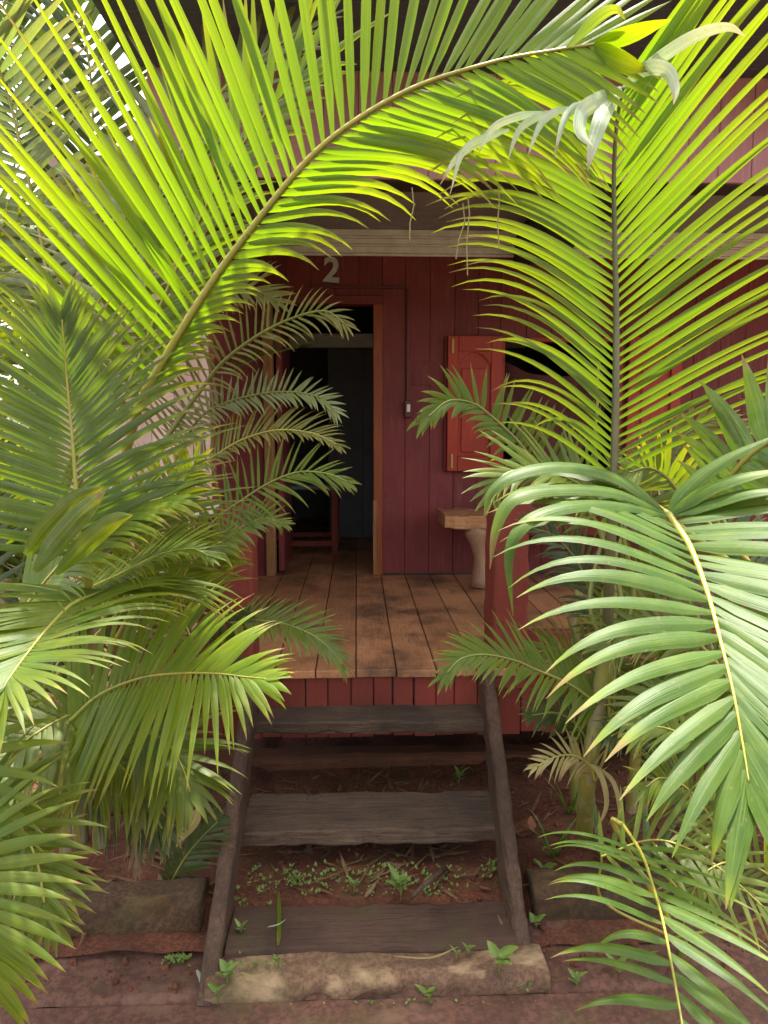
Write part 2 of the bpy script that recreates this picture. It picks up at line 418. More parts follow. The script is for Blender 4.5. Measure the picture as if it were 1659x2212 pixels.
def frond(palm, pts, nrm=None, n=34, L=(.4, .4), W=.03, ang=(60, 60), lift=(10, 10), droop=(.6, .6), mat='lime', stalk='stalk',
          t0=0.0, base=None, rad=(.010, .002), prof=PROF, jit=5, roll=0, sway=(0, 0), fold=.28, seg=8, px=True, label=None, seed=None,
          miss=0, sides='LR', cols=2, tipfan=True, lenjit=.10, stiff=1.0, rollj=8, wprof=None, curve=(0, 0)):
    """one palm leaf: leaflets mesh with its stalk as a sub-part"""
    rg = random.Random(seed if seed is not None else len(bpy.data.objects)*13+5)
    w3 = [P(*p) for p in pts] if px else [Vector(p) for p in pts]
    main = crom(w3, 10); acc = arc(main)
    mb = MB()
    for si, sd in enumerate('LR'):
        if sd not in sides: continue
        for k in range(n):
            if rg.random() < miss: continue
            q = (k+(.5 if si else .0)+rg.uniform(-.1, .1))/n
            q = max(0, min(1, q)); q = t0+(1-t0)*q
            p, T = at_len(main, acc, acc[-1]*q)
            N = Vector(nrm) if nrm is not None else (CAM-p)
            N = (N-T*N.dot(T)).normalized(); S = T.cross(N)
            if si == 0: S = -S
            a = R(pl(ang[si], q)+rg.gauss(0, jit)); lf = R(pl(lift[si], q)+rg.gauss(0, jit*.8))
            d = T*math.cos(a)+(S*math.cos(lf)+N*math.sin(lf))*math.sin(a)
            Lk = pl(L[si], q)*pl(prof, q)*(1+rg.uniform(-lenjit, lenjit))
            Wk = W*(pl(wprof, q) if wprof else (.75+.25*pl(prof, q)))*rg.uniform(.85, 1.12)
            wv = T if si == 0 else -T
            sw = None
            dk = pl(droop[si], q)*rg.uniform(.8, 1.2)
            if rg.random() < .05: dk += rg.uniform(.6, 1.6); Lk *= rg.uniform(.7, .95)   # a few bent, broken-tipped leaflets
            if sway[si] or curve[si]: sw = T*pl(sway[si], q)+S*pl(curve[si], q)
            leaflet(mb, p, d, wv, Lk, Wk, dk, seg, fold, rg.random(), sw, cols, R(pl(roll, q)+rg.gauss(0, rollj))*(1 if si == 0 else -1), stiff)
    if tipfan:
        p, T = at_len(main, acc, acc[-1])
        N = Vector(nrm) if nrm is not None else (CAM-p)
        N = (N-T*N.dot(T)).normalized(); S = T.cross(N)
        for s in (-1, 1):
            leaflet(mb, p, T*.95+S*s*.28, T.cross(N)*s+T*.01, pl(L[0], 1)*pl(prof, 1)*1.0, W*1.0, pl(droop[0], 1), seg, fold, rg.random(), None, cols)
    o = mb.build('frond', M[mat], palm, smooth=True)
    if label: o['label'] = label
    rp = list(main)
    if base is None and px and palm.name in TOPS:      # the bare leaf stalk back to the nearest cane
        cr = min(TOPS[palm.name], key=lambda q: (q-w3[0]).length)
        T0 = (w3[1]-w3[0]).normalized(); D = (cr-w3[0]).length
        if D > .03: rp = crom([cr-Vector((0, 0, .03)), (cr+w3[0]-T0*D*.5)*.5+Vector((0, 0, .03*D)), w3[0]], 8)[:-1]+list(main)
    ra = arc(rp); rb = MB()
    rb.tube(rp, [rad[0]+(rad[1]-rad[0])*(x/ra[-1])**.8 for x in ra], 6)
    # small knuckles where leaflets leave the stalk
    rb.build('stalk', M[stalk], o, smooth=True)
    return o

TOPS = {}
def cane(palm, pts, r0=.03, r1=.024, px=False, n=10):
    w3 = [P(*p) for p in pts] if px else [Vector(p) for p in pts]
    TOPS.setdefault(palm.name, []).append(w3[-1])
    c = crom(w3, n); mb = MB(); N = len(c)
    rad = []
    for i in range(N):
        q = i/(N-1); rad.append(r0+(r1-r0)*q+(.0025 if i % 4 == 0 else 0))
    mb.tube(c, rad, 10)
    return mb.build('cane', M['cane'], palm, smooth=True)

def free_frond(palm, base, az, el, length, mat='mid', n=26, L=.32, W=.028, bend=1.0, stalk='stalk_g', seed=0, droop=.7, rad=.010):
    """a leaf that leaves `base` at azimuth az (deg, 0 = +x) and elevation el and arches over under its weight"""
    rg = random.Random(seed)
    d = Vector((math.cos(R(az))*math.cos(R(el)), math.sin(R(az))*math.cos(R(el)), math.sin(R(el))))
    p = Vector(base); pts = [p.copy()]
    for i in range(9):
        p = p+d*(length/9); pts.append(p.copy())
        d = (d+Vector((rg.uniform(-.05, .05), rg.uniform(-.05, .05), -bend*(i+1)/9*.30))).normalized()
    h = Vector((math.cos(R(az)), math.sin(R(az)), 0))
    N = Vector((0, 0, 1))*1.0-h*.15
    return frond(palm, pts, nrm=N, n=n, L=(L, L), W=W, ang=([(0, 70), (.6, 55), (1, 30)],)*2, lift=(22, 22), droop=(droop, droop), mat=mat, stalk=stalk, t0=.22, px=False, rad=(rad, .002), seed=seed, seg=6)

# ================================================================== WORLD, SUN, CAMERA
SUN_EL = 78.0; SUN_AZ = 82.0   # azimuth the light comes FROM, degrees anticlockwise from +x
sd = Vector((math.cos(R(SUN_AZ))*math.cos(R(SUN_EL)), math.sin(R(SUN_AZ))*math.cos(R(SUN_EL)), math.sin(R(SUN_EL))))
w = bpy.data.worlds.new('World'); sc.world = w; w.use_nodes = True
bg = w.node_tree.nodes['Background']
sky = w.node_tree.nodes.new('ShaderNodeTexSky'); sky.sky_type = 'NISHITA'; sky.sun_disc = False
sky.sun_elevation = R(SUN_EL); sky.sun_rotation = math.atan2(sd.x, sd.y)
sky.dust_density = 4.0; sky.air_density = 1.0; sky.ozone_density = .6
hsv = w.node_tree.nodes.new('ShaderNodeHueSaturation'); hsv.inputs['Saturation'].default_value = .35   # thin bright overcast: a whitish sky
tin = w.node_tree.nodes.new('ShaderNodeMix'); tin.data_type = 'RGBA'; tin.blend_type = 'MULTIPLY'; tin.inputs['Factor'].default_value = 1; tin.inputs['B'].default_value = (1, .96, .90, 1)
w.node_tree.links.new(sky.outputs[0], hsv.inputs['Color']); w.node_tree.links.new(hsv.outputs[0], tin.inputs['A'])
w.node_tree.links.new([o for o in tin.outputs if o.type == 'RGBA'][0], bg.inputs[0]); bg.inputs[1].default_value = .135
sl = bpy.data.lights.new('sun', 'SUN'); sl.energy = 2.7; sl.angle = R(1.5); sl.color = (1, .95, .86)
so = bpy.data.objects.new('sun', sl); COL.objects.link(so); so.rotation_euler = (-sd).to_track_quat('-Z', 'Y').to_euler()
cd = bpy.data.cameras.new('camera'); co = bpy.data.objects.new('camera', cd); COL.objects.link(co)
cd.sensor_fit = 'VERTICAL'; cd.sensor_height = 36; cd.sensor_width = 27; cd.lens = 36*F/2212; cd.clip_start = .02; cd.clip_end = 2000
co.matrix_world = Matrix.Translation(CAM) @ Matrix((RT, UP, -FW)).transposed().to_4x4()
sc.camera = co
sc.view_settings.view_transform = 'Standard'; sc.view_settings.look = 'None'; sc.view_settings.gamma = 1
sc.view_settings.exposure = 2.65
sc.cycles.max_bounces = 10; sc.cycles.diffuse_bounces = 5; sc.cycles.transmission_bounces = 6

# ================================================================== GROUND
def sheet(name, x0, x1, y0, y1, zf, nx, ny, mat):
    mb = MB(); idx = []
    for j in range(ny+1):
        for i in range(nx+1):
            x = x0+(x1-x0)*i/nx; y = y0+(y1-y0)*j/ny
            idx.append(mb.vert((x, y, zf(x, y))))
    for j in range(ny):
        for i in range(nx):
            a = j*(nx+1)+i; mb.face((idx[a], idx[a+1], idx[a+nx+2], idx[a+nx+1]))
    o = mb.build(name, mat, smooth=True); o['kind'] = 'structure'; return o
sheet('ground', -400, 400, -400, 400, lambda x, y: -.06, 4, 4, M['ground'])
def soilz(x, y):
    n = noise.noise(Vector((x*2.3, y*2.3, 0)))*.03+noise.noise(Vector((x*9, y*9, 3)))*.012+noise.noise(Vector((x*30, y*30, 3)))*.005
    inside = 1 if -.42 < x < .55 else 0
    b = .055 if inside else .085
    if y < 2.3: b = .02 if inside else .03
    k = max(0, min(1, (y-2.4)/.8)); edge = max(0, abs(x)-.6)
    return b+n+k*.02+min(.10, edge*.10)*k
sheet('garden_soil', -5, 5, 2.12, 7.5, soilz, 200, 110, M['soil'])
# path: slabs of red concrete
mb = MB(); mb.box((-6, -4, -.12), (6, 1.957, 0), .004); o = mb.build('path', M['path']); o['kind'] = 'structure'
def edgez(x, y):
    n = noise.noise(Vector((x*3, y*5, 7)))*.012+noise.noise(Vector((x*13, y*13, 1)))*.006+noise.noise(Vector((x*45, y*45, 2)))*.003
    return .012+n+max(0, (y-2.1))*.12-(.02 if y < 1.964 else 0)
sheet('path_edge', -5, 5, 1.958, 2.24, edgez, 360, 16, M['path'])
# kerb stones
mb = MB(); mb.timber((-.44, 2.03, .008), (.555, 2.035, .012), .155, .085, nseg=70, wob=.012, seed=4, bev=.30, chip=.03)
tag(mb.build('kerb_stone', M['kerb'], smooth=True), 'worn low kerb stone with cream patches lying across the foot of the steps', 'kerb')
mb = MB(); mb.timber((-2.4, 2.29, .045), (-.50, 2.285, .055), .15, .165, nseg=90, wob=.013, seed=9, bev=.2, chip=.05)
tag(mb.build('kerb_stone', M['stone'], smooth=True), 'mossy brown kerb stone edging the bed left of the steps', 'kerb')
mb = MB(); mb.timber((.575, 2.30, .050), (3.2, 2.31, .055), .15, .18, nseg=110, wob=.013, seed=14, bev=.2, chip=.05)
tag(mb.build('kerb_stone', M['stone'], smooth=True), 'long mossy kerb stone edging the bed right of the steps', 'kerb')

# ================================================================== STEPS
st = thing('wooden_steps', 'weathered dark wooden steps with two open treads up to the porch', 'steps', (.05, 2.5, 0))
def tread(p0, p1, w, t, seed):
    mb = MB(); mb.timber(p0, p1, w, t, nseg=44, wob=.005, seed=seed, bev=.14, chip=.012, rnd=.2)
    return mb.build('tread', M['tread'], st)
tread((-.40, 2.945, .455), (.515, 2.925, .455), .27, .052, 1)
o = tread((-.412, 2.635, .175), (.512, 2.625, .180), .285, .058, 2); o['label'] = 'lower grey tread, damp and greenish at its left end'
for sx, xo, zb in ((-1, -.435, 0), (1, .500, 0)):
    mb = MB()
    p0 = Vector((xo, 1.985 if sx < 0 else 2.05, -.06)); p1 = Vector((-.422 if sx < 0 else .532, 3.02, .64+(.0 if sx < 0 else .02)))
    d = (p1-p0).normalized(); upv = Vector((0, -d.z, d.y))
    mb.timber(p0, p1, .052, .15, up=upv, nseg=60, wob=.003, seed=21+sx, bev=.22, chip=.012, rnd=.5)
    mb.build('stringer', M['stringer'], st)
mb = MB(); mb.timber((-.40, 2.185, .040), (.49, 2.175, .045), .215, .055, nseg=44, wob=.007, seed=33, bev=.25, chip=.01)
tag(mb.build('timber_sleeper', M['sleeper']), 'muddy timber sleeper sunk in the earth as the lowest step', 'timber')
mb = MB(); mb.timber((-.75, 3.30, .075), (.95, 3.30, .075), .14, .13, nseg=30, wob=.010, seed=40, bev=.2)
tag(mb.build('timber_sleeper', M['footing']), 'brown footing timber in the dark gap under the porch', 'timber')

# ================================================================== HOUSE
hs = thing('wooden_house', 'maroon plank bungalow with an open door, number two above it and a plank porch', 'house', (.3, 4.95, .64))
FZ = .64; YW = 4.95
def boards_v(mb, x0, x1, y, z0, z1, bw=.14, th=.02, gap=.0022, bev=.002, facing=-1):
    x = x0
    while x < x1-.01:
        w_ = min(bw*random.uniform(.9, 1.1), x1-x)
        if x1-(x+w_) < .05: w_ = x1-x
        off = random.uniform(-.0015, .0015)
        mb.box((x+gap/2, min(y, y-facing*th)+off, z0), (x+w_-gap/2, max(y, y-facing*th)+off, z1), bev)
        x += w_
DX0, DX1 = -.548, .115
DT = 2.43
mb = MB()
boards_v(mb, .175, .955, YW, FZ, 2.80, .165)
boards_v(mb, .955, 1.78, YW, FZ, 1.335, .165)
boards_v(mb, .955, 1.78, YW, 2.225, 2.80, .165)
boards_v(mb, 1.78, 4.2, YW, FZ, 2.80, .165)
boards_v(mb, DX0-.06, .175, YW, DT+.055, 2.80, .165)
boards_v(mb, -.95, DX0-.06, YW, FZ, 2.80, .165)
mb.box((-.95, YW+.022, FZ), (DX0-.06, YW+.05, 2.95), 0); mb.box((.175, YW+.022, FZ), (.955, YW+.05, 2.95), 0)
mb.box((1.78, YW+.022, FZ), (4.2, YW+.05, 2.95), 0); mb.box((.955, YW+.022, FZ), (1.78, YW+.05, 1.335), 0)
mb.box((.955, YW+.022, 2.225), (1.78, YW+.05, 2.95), 0); mb.box((DX0-.06, YW+.022, DT+.055), (.175, YW+.05, 2.95), 0)
wall = mb.build('wall', M['maroon'], hs)
mb = MB(); mb.box((.14, YW-.012, FZ+.002), (4.2, YW-.001, FZ+.012), .002); mb.build('skirting', M['darkwood'], hs)
# number 2 painted over the door
cu = bpy.data.curves.new('digit', 'FONT'); cu.body = '2'; cu.size = .215; cu.extrude = .001; cu.offset = .006
tmp = bpy.data.objects.new('digit', cu); COL.objects.link(tmp)
dg = bpy.context.evaluated_depsgraph_get(); me = bpy.data.meshes.new_from_object(tmp.evaluated_get(dg))
bpy.data.objects.remove(tmp); me.materials.clear(); me.materials.append(M['number'])
no = bpy.data.objects.new('house_number', me); COL.objects.link(no); no.parent = hs
no.rotation_euler = (R(90), R(4), 0); no.location = Q(697, 606, YW-.004)-hs.location
no['label'] = 'white stencilled figure two above the door'
# door frame and open door leaf
fr_ = MB(); fr_.box((DX1, YW-.022, FZ), (DX1+.06, YW+.10, DT), .004); o = fr_.build('door_jamb', M['orange'], hs)
e = MB(); e.box((DX1-.004, YW-.030, FZ+.003), (DX1+.020, YW-.022, 1.15), .003); e.build('bare_edge', M['jambwood'], o)
fr_ = MB(); fr_.box((DX0-.06, YW-.022, FZ), (DX0, YW+.10, DT), .004); fr_.build('door_jamb', M['jambwood'], hs)
fr_ = MB(); fr_.box((DX0-.06, YW-.020, DT), (DX1+.06, YW+.10, DT+.055), .004); fr_.build('door_head', M['maroon'], hs)
dl = MB(); dl.box((DX0+.012, YW+.10, FZ+.012), (DX0+.052, YW+.74, DT-.01), .004)
o = dl.build('door', M['maroon'], hs)
k = MB(); k.tube([(DX0+.055, YW+.66, 1.62), (DX0+.085, YW+.66, 1.62), (DX0+.085, YW+.58, 1.62)], .008, 8); k.build('handle', M['brass'], o)
# conduit and switch
c = MB(); c.box((.335, YW-.016, 1.78), (.350, YW-.001, 2.53), .002); c.box((-.30, YW-.016, 2.53), (.350, YW-.001, 2.545), .002)
o = c.build('cable_trunking', M['box'], hs)
s_ = MB(); s_.box((.322, YW-.042, 1.70), (.366, YW-.001, 1.81), .004); sw_ = s_.build('switch_box', M['box'], hs)
s_ = MB(); s_.box((.333, YW-.048, 1.735), (.356, YW-.042, 1.785), .002); s_.build('rocker', M['white'], sw_)
s_ = MB(); p_ = Q(890, 832, YW); s_.box((p_.x, YW-.006, p_.z), (p_.x+.135, YW-.001, p_.z+.155), .002); s_.box((p_.x+.02, YW-.009, p_.z+.02), (p_.x+.115, YW-.0065, p_.z+.135), .002); s_.build('cover_plate', M['maroon'], hs)
# window: sill, frame, shutters
s_ = MB(); s_.box((.90, YW-.07, 1.300), (1.84, YW+.05, 1.335), .004); s_.build('window_sill', M['orange'], hs)
s_ = MB()
s_.box((.955, YW-.012, 1.335), (.985, YW+.06, 2.225), .003); s_.box((1.75, YW-.012, 1.335), (1.78, YW+.06, 2.225), .003); s_.box((.985, YW-.012, 2.195), (1.75, YW+.06, 2.225), .003)
s_.build('window_frame', M['redwood'], hs)
def shutter(xa, xb, hinge_left, lab):
    z0, z1 = 1.345, 2.228; y1 = YW-.022; y0 = y1-.036; w_ = xb-xa
    s = MB(); sw = .07
    s.box((xa, y0, z0), (xa+sw, y1, z1), .004, .1); s.box((xb-sw, y0, z0), (xb, y1, z1), .004, .3)
    s.box((xa+sw+.0005, y0+.001, z0), (xb-sw-.0005, y1, z0+.10), .004, .5); s.box((xa+sw+.0005, y0+.001, z1-.10), (xb-sw-.0005, y1, z1), .004, .6)
    # arched head of the panel opening
    x0, x1 = xa+sw+.0005, xb-sw-.0005; nseg = 12; zb = z1-.20
    for i in range(nseg):
        qa, qb = i/nseg, (i+1)/nseg; qm = (qa+qb)/2
        hz = zb+.095*math.sin(math.pi*qm)**.7
        s.box((x0+(x1-x0)*qa, y0+.0025, hz), (x0+(x1-x0)*qb, y1, z1-.101), 0, .6)
    o = s.build('shutter', M['redwood'], hs); o['label'] = lab
    p = MB(); p.box((x0, y0+.018, z0+.101), (x1, y1-.004, z1-.102), 0, .4)
    p.box((x0+.022, y0+.008, z0+.125), (x1-.022, y0+.019, zb-.01), .010, .2)
    p.build('panel', M['redwood'], o)
    hx = xa+.030 if hinge_left else xb-.030
    for hz in (z0+.02, z1-.115):
        h = MB(); h.box((hx-.010, y0-.003, hz), (hx+.010, y0-.0005, hz+.095), .001); h.tube([(hx-.002, y0-.006, hz), (hx-.002, y0-.006, hz+.095)], .005, 8)
        h.build('hinge', M['brass'], o)
shutter(.60, .955, True, 'left shutter of the window, folded back flat')
shutter(1.80, 2.155, False, 'right shutter of the window, folded back flat')
s_ = MB(); s_.box((.582, YW-.03, 1.345), (.598, YW-.002, 2.228), .003); s_.build('shutter_stop', M['maroon'], hs)
# porch floor boards, running from the porch edge into the room
mb = MB(); x = -1.0; bw = .166
while x < 4.2:
    for (ya, yb) in ((2.945, 4.945), (4.949, 8.2)):
        e = random.uniform(-.006, .006) if ya < 3 else 0
        mb.box((x+.0025, ya+e, FZ-.032), (x+bw-.0025, yb, FZ+random.uniform(-.0015, .0015)), .003, random.random())
    x += bw
mb.build('porch_floor', M['floor'], hs)
mb = MB(); mb.box((-1.0, 4.2, -.1), (4.2, 4.26, .57), 0); mb.build('void_light_block', M['darkwood'], hs)  # added dark wall, unseen, keeps light out of the void under the porch
mb = MB(); mb.box((-1.0, 3.06, FZ-.062), (4.2, 8.2, FZ-.036), 0); mb.build('gap_light_block', M['darkwood'], hs)  # added dark sheet, unseen, stops bright ground showing through board gaps
# skirt of short upright boards under the porch edge
mb = MB(); x = -1.0
while x < 4.2:
    w_ = random.uniform(.075, .105); g = .010 if abs(x-.16) < .06 else .003
    mb.box((x+g/2, 2.968+random.uniform(-.003, .003), .355+random.uniform(-.012, .008)), (x+w_-g/2, 2.99, .606), .003); x += w_
mb.build('porch_skirt', M['maroon2'], hs)
mb = MB(); mb.box((-1.0, 2.992, .50), (4.2, 3.05, .605), .004); mb.box((-1.0, 4.9, .30), (4.2, 5.0, .605), .004); mb.build('joist', M['darkwood'], hs)
# stubby posts at the head of the steps
def post(p0, p1, w_, t_, seed):
    m_ = MB(); m_.timber(p0, p1, w_, t_, up=(0, 1, 0), nseg=24, wob=.006, seed=seed, bev=.08, chip=.008)
    return m_.build('porch_post', M['maroon2'], hs)
post((.630, 3.06, .55), (.640, 3.09, 1.315), .148, .22, 51)
post((-.490, 3.06, .55), (-.485, 3.06, 1.31), .130, .19, 57)
# railings of the porch on both sides
mb = MB()
mb.timber((-1.05, 3.06, 1.285), (-.57, 3.06, 1.29), .14, .035, nseg=24, wob=.004, seed=61, bev=.2)
mb.build('rail', M['white'], hs)
mb = MB()
for i in range(4): mb.box((-1.04+i*.125, 3.05, .645), (-.945+i*.125, 3.072, 1.262), .003)
mb.build('rail_board', M['maroon2'], hs)
mb = MB(); mb.timber((.725, 3.08, .72), (3.6, 3.08, .72), .05, .09, nseg=24, wob=.004, seed=62, bev=.2); mb.timber((.725, 3.08, 1.22), (3.6, 3.08, 1.22), .05, .10, nseg=24, wob=.004, seed=63, bev=.2)
mb.build('rail', M['maroon2'], hs)
# porch ceiling, cornice, cross beam
mb = MB(); mb.box((-.85, 3.15, 2.885), (4.2, 4.95, 2.91), 0); mb.build('ceiling', M['ceil'], hs)
def cornice(xa, xb):
    mb = MB(); z = 2.735
    for (h, dpt) in ((.016, .020), (.040, .034), (.012, .044), (.030, .060), (.012, .080), (.038, .092)):
        mb.box((xa, YW-dpt, z), (xb, YW, z+h-.0015), .003); z += h
    mb.build('cornice', M['cornice'], hs)
cornice(-.95, 1.03); cornice(1.30, 4.2)
mb = MB(); mb.box((1.035, 3.2, 2.69), (1.295, 4.948, 2.884), .005); mb.build('beam', M['darkwood'], hs)
# upper front wall over the porch, its bearer, eaves and roof
mb = MB(); boards_v(mb, -.80, 4.2, 3.05, 2.605, 3.04, .13); mb.build('upper_wall', M['pink'], hs)
mb = MB(); mb.box((-.80, 3.073, 2.60), (4.2, 3.20, 2.88), .004); mb.build('bearer', M['darkwood'], hs)
mb = MB()
for i in range(7): mb.box((-.85, 2.50+i*.078, 3.0), (4.4, 2.5755+i*.078, 3.02), .003)
mb.build('soffit', M['soffit'], hs)
mb = MB(); mb.box((-.85, 2.475, 2.985), (4.4, 2.498, 3.10), .004); mb.build('fascia_board', M['soffit'], hs)
rb = MB()
vv = [(-.95, 2.45, 3.105), (4.5, 2.45, 3.105), (4.5, 6.4, 4.6), (-.95, 6.4, 4.6), (-.95, 8.6, 3.7), (4.5, 8.6, 3.7)]
ids = [rb.vert(a) for a in vv]; ids2 = [rb.vert(Vector(a)+Vector((0, 0, .04))) for a in vv]
for q in ((0, 1, 2, 3), (3, 2, 5, 4)): rb.face([ids[i] for i in q]); rb.face([ids2[i] for i in q][::-1])
for a, b in ((0, 1), (1, 2), (2, 5), (5, 4), (4, 3), (3, 0)): rb.face((ids[a], ids[b], ids2[b], ids2[a]))
rb.build('roof', M['roof'], hs)
# walls of the dark room behind the door and house ends
mb = MB()
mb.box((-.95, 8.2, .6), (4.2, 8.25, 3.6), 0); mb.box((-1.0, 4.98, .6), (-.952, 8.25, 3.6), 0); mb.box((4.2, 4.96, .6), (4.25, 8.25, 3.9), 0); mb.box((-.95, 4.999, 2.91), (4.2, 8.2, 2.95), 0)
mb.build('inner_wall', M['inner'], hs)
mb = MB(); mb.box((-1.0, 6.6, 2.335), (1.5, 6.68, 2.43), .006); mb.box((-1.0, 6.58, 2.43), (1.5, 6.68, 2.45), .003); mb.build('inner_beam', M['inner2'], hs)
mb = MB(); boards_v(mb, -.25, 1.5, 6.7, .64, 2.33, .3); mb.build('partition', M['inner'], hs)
# left end of the porch: side boards, sunlight painted into their pale colour
mb = MB(); boards_v(mb, -1.45, -.70, 3.62, FZ, 2.88, .12); mb.build('side_wall', M['sunlit_pink'], hs)
mb = MB(); mb.box((-.698, 3.62, FZ), (-.675, 4.94, 2.88), .003); mb.build('side_panel', M['maroon'], hs)
# ---- things on the porch and in the room
bn = thing('slab_bench', 'raw edged thick wooden slab bench on log legs against the porch wall', 'bench', (1.2, 4.6, FZ))
mb = MB(); a = Q(945, 1098, 4.88)
mb.timber((.535, 4.645, 1.062), (2.1, 4.645, 1.062), .46, .085, nseg=50, wob=.009, seed=71, bev=.09, chip=.02); mb.build('seat', M['slab'], bn)
for lx in (.755, 1.85):
    mb = MB(); pts = []; rad = []
    for i in range(9):
        q = i/8; pts.append((lx+.018*math.sin(q*4+lx), 4.50+.012*math.sin(q*6), FZ+.385*q)); rad.append(.050+.012*math.sin(q*7+1)+(.014 if i > 6 else 0))
    mb.tube(pts, rad, 12); mb.build('leg', M['log'], bn, smooth=True)
tb = thing('wooden_table', 'red wooden table frame standing in the dark room behind the door', 'table', (-.4, 5.9, FZ))
for lx, ly in ((-.17, 5.75), (-.75, 5.75), (-.17, 6.25), (-.75, 6.25)):
    mb = MB(); mb.box((lx-.025, ly-.025, FZ), (lx+.025, ly+.025, 1.16), .003); mb.build('leg', M['maroon2'], tb)
for ly in (5.75, 6.25):
    mb = MB(); mb.box((-.724, ly-.015, .715), (-.196, ly+.015, .755), .003); mb.build('stretcher', M['maroon2'], tb)
mb = MB(); mb.box((-.80, 5.70, 1.16), (-.12, 6.30, 1.19), .004); mb.build('tabletop', M['inner'], tb)
# maroon hammock slung across the window
mb = MB(); rows = []
for i in range(25):
    q = i/24; x_ = 1.0+.74*q; sag = .10*math.sin(math.pi*q)
    rows.append([mb.vert((x_, 5.10+.10*math.sin(math.pi*k/8)-.04*math.sin(q*19+k), 2.08-sag-(.50+.20*math.sin(math.pi*q))*k/8*(.35+.65*math.sin(math.pi*q)**.5), ), (q, k/8, .5)) for k in range(9)])
for i in range(24):
    for k in range(8): mb.face((rows[i][k], rows[i+1][k], rows[i+1][k+1], rows[i][k+1]))
tag(mb.build('hanging_cloth', M['cloth'], smooth=True), 'dark maroon cloth sagging across the open porch window', 'cloth')
# ================================================================== PALMS
def palm(name, label, x, y, group='palms around the porch', z=.08):
    return thing(name, label, 'palm', (x, y, z), group)
def basept(pm, dz=0, dx=0, dy=0): return (pm.location.x+dx, pm.location.y+dy, pm.location.z+dz)

# ---- left tall clump whose leaf arches across the whole doorway
pa = palm('areca_palm', 'tall clump left of the porch whose long backlit leaf arches over the doorway', -.95, 2.62)
cane(pa, [(-.95, 2.62, .02), (-.93, 2.6, .6), (-.90, 2.52, 1.1)], .03, .022)
cane(pa, [(-1.03, 2.66, .02), (-1.06, 2.66, .7), (-1.03, 2.6, 1.35)], .028, .02)
cane(pa, [(-.86, 2.70, .02), (-.80, 2.72, .5), (-.78, 2.74, 1.0)], .024, .018)
frond(pa, [(310, 850, 2.05), (430, 650, 1.95), (545, 490, 1.87), (690, 320, 1.80), (870, 200, 1.75), (1060, 135, 1.70), (1200, 108, 1.67), (1285, 95, 1.65)],
      nrm=(.10, -.9, .42), n=50, L=([(0, .80), (.3, .86), (.7, .70), (.9, .34), (1, .2)], [(0, .13), (.25, .19), (.38, .29), (.52, .43), (.65, .50), (.82, .42), (1, .18)]), W=.0255,
      ang=([(0, 80), (.15, 72), (.3, 65), (.6, 64), (.8, 52), (1, 24)], [(0, 24), (.3, 38), (.6, 42), (.8, 40), (1, 30)]), lift=([(0, 20), (1, 5)], [(0, 0), (.4, -22), (1, -25)]),
      droop=([(0, .12), (1, .05)], [(0, 1.4), (.4, 1.8), (.8, 1.1), (1, .4)]), mat='lime2', rad=(.0115, .003), jit=1.8, rollj=6, t0=.02, prof=[(0, 1), (1, 1)], seed=3, base=False, wprof=[(0, .8), (.5, 1), (1, .95)], lenjit=.09, tipfan=False, fold=.35)
# stalk foot of the arching leaf, and its two broad end leaflets
def bare_stalk(pm, pts, r0, r1, mat='stalk', name='leaf_stalk'):
    mb = MB(); c = crom([Vector(q) for q in pts], 8); mb.tube(c, [r0+(r1-r0)*i/(len(c)-1) for i in range(len(c))], 8)
    return mb.build(name, M[mat], pm, smooth=True)
bare_stalk(pa, [(-.90, 2.52, 1.1), P(285, 930, 2.15), P(310, 850, 2.05)], .016, .0116)
def blade(pm, pts, W, nrm=None, mat='lime', fold=.25, cols=4, name='leaflet', label=None, twist=0, wp=None):
    """one explicit leaflet through 3-D points"""
    c = crom([Vector(q) for q in pts], 6); N = len(c); wd = []; nr = []; hw = []
    for i in range(N):
        T = (c[min(i+1, N-1)]-c[max(i-1, 0)]).normalized()
        n = Vector(nrm) if nrm is not None else (CAM-c[i])
        n = (n-T*n.dot(T)).normalized()
        q = i/(N-1)
        if twist: n = Matrix.Rotation(R(twist)*q, 3, T) @ n
        wd.append(T.cross(n)); nr.append(n)
        g = min(1, .3+q*3.2)*(1-max(0, (q-.4)/.6)**2)
        if wp: g = pl(wp, q)
        hw.append(max(.0006, W*.5*g))
    mb = MB(); mb.strip(c, wd, hw, nr, fold, random.random(), cols)
    o = mb.build(name, M[mat], pm, smooth=True)
    if label: o['label'] = label
    return o
blade(pa, [P(1285, 96, 1.65), P(1360, 72, 1.62), P(1450, 42, 1.60)], .042, nrm=(.1, .6, .8), mat='lime', label='broad end leaflet with yellow edge and brown tip')
blade(pa, [P(1285, 97, 1.65), P(1345, 130, 1.62), P(1402, 154, 1.60)], .046, nrm=(.1, .6, .8), mat='lime3', label='broad end leaflet with dark spots')
blade(pa, [P(1225, 104, 1.66), P(1290, 40, 1.64), P(1330, 22, 1.63), P(1352, 45, 1.62)], .026, mat='grey', twist=60)

# second leaf of the clump, behind the first, pale underside
frond(pa, [(225, 700, 2.35), (320, 465, 2.42), (405, 300, 2.45), (500, 175, 2.45), (640, 70, 2.4)], nrm=(-.2, -.8, .6), n=30, L=([(0, .40), (.6, .5), (1, .25)], [(0, .45), (.6, .5), (1, .25)]), W=.03,
      ang=([(0, 80), (1, 40)], [(0, 55), (1, 35)]), droop=(.25, .7), mat='pale', stalk='stalk', prof=[(0, .8), (.5, 1), (1, .8)], rad=(.012, .004), seed=11, base=False)
bare_stalk(pa, [(-1.03, 2.6, 1.35), P(190, 860, 2.38), P(225, 700, 2.35)], .017, .0122)
# a leaf standing between, seen edge on, whose leaflets hang beneath the arching one

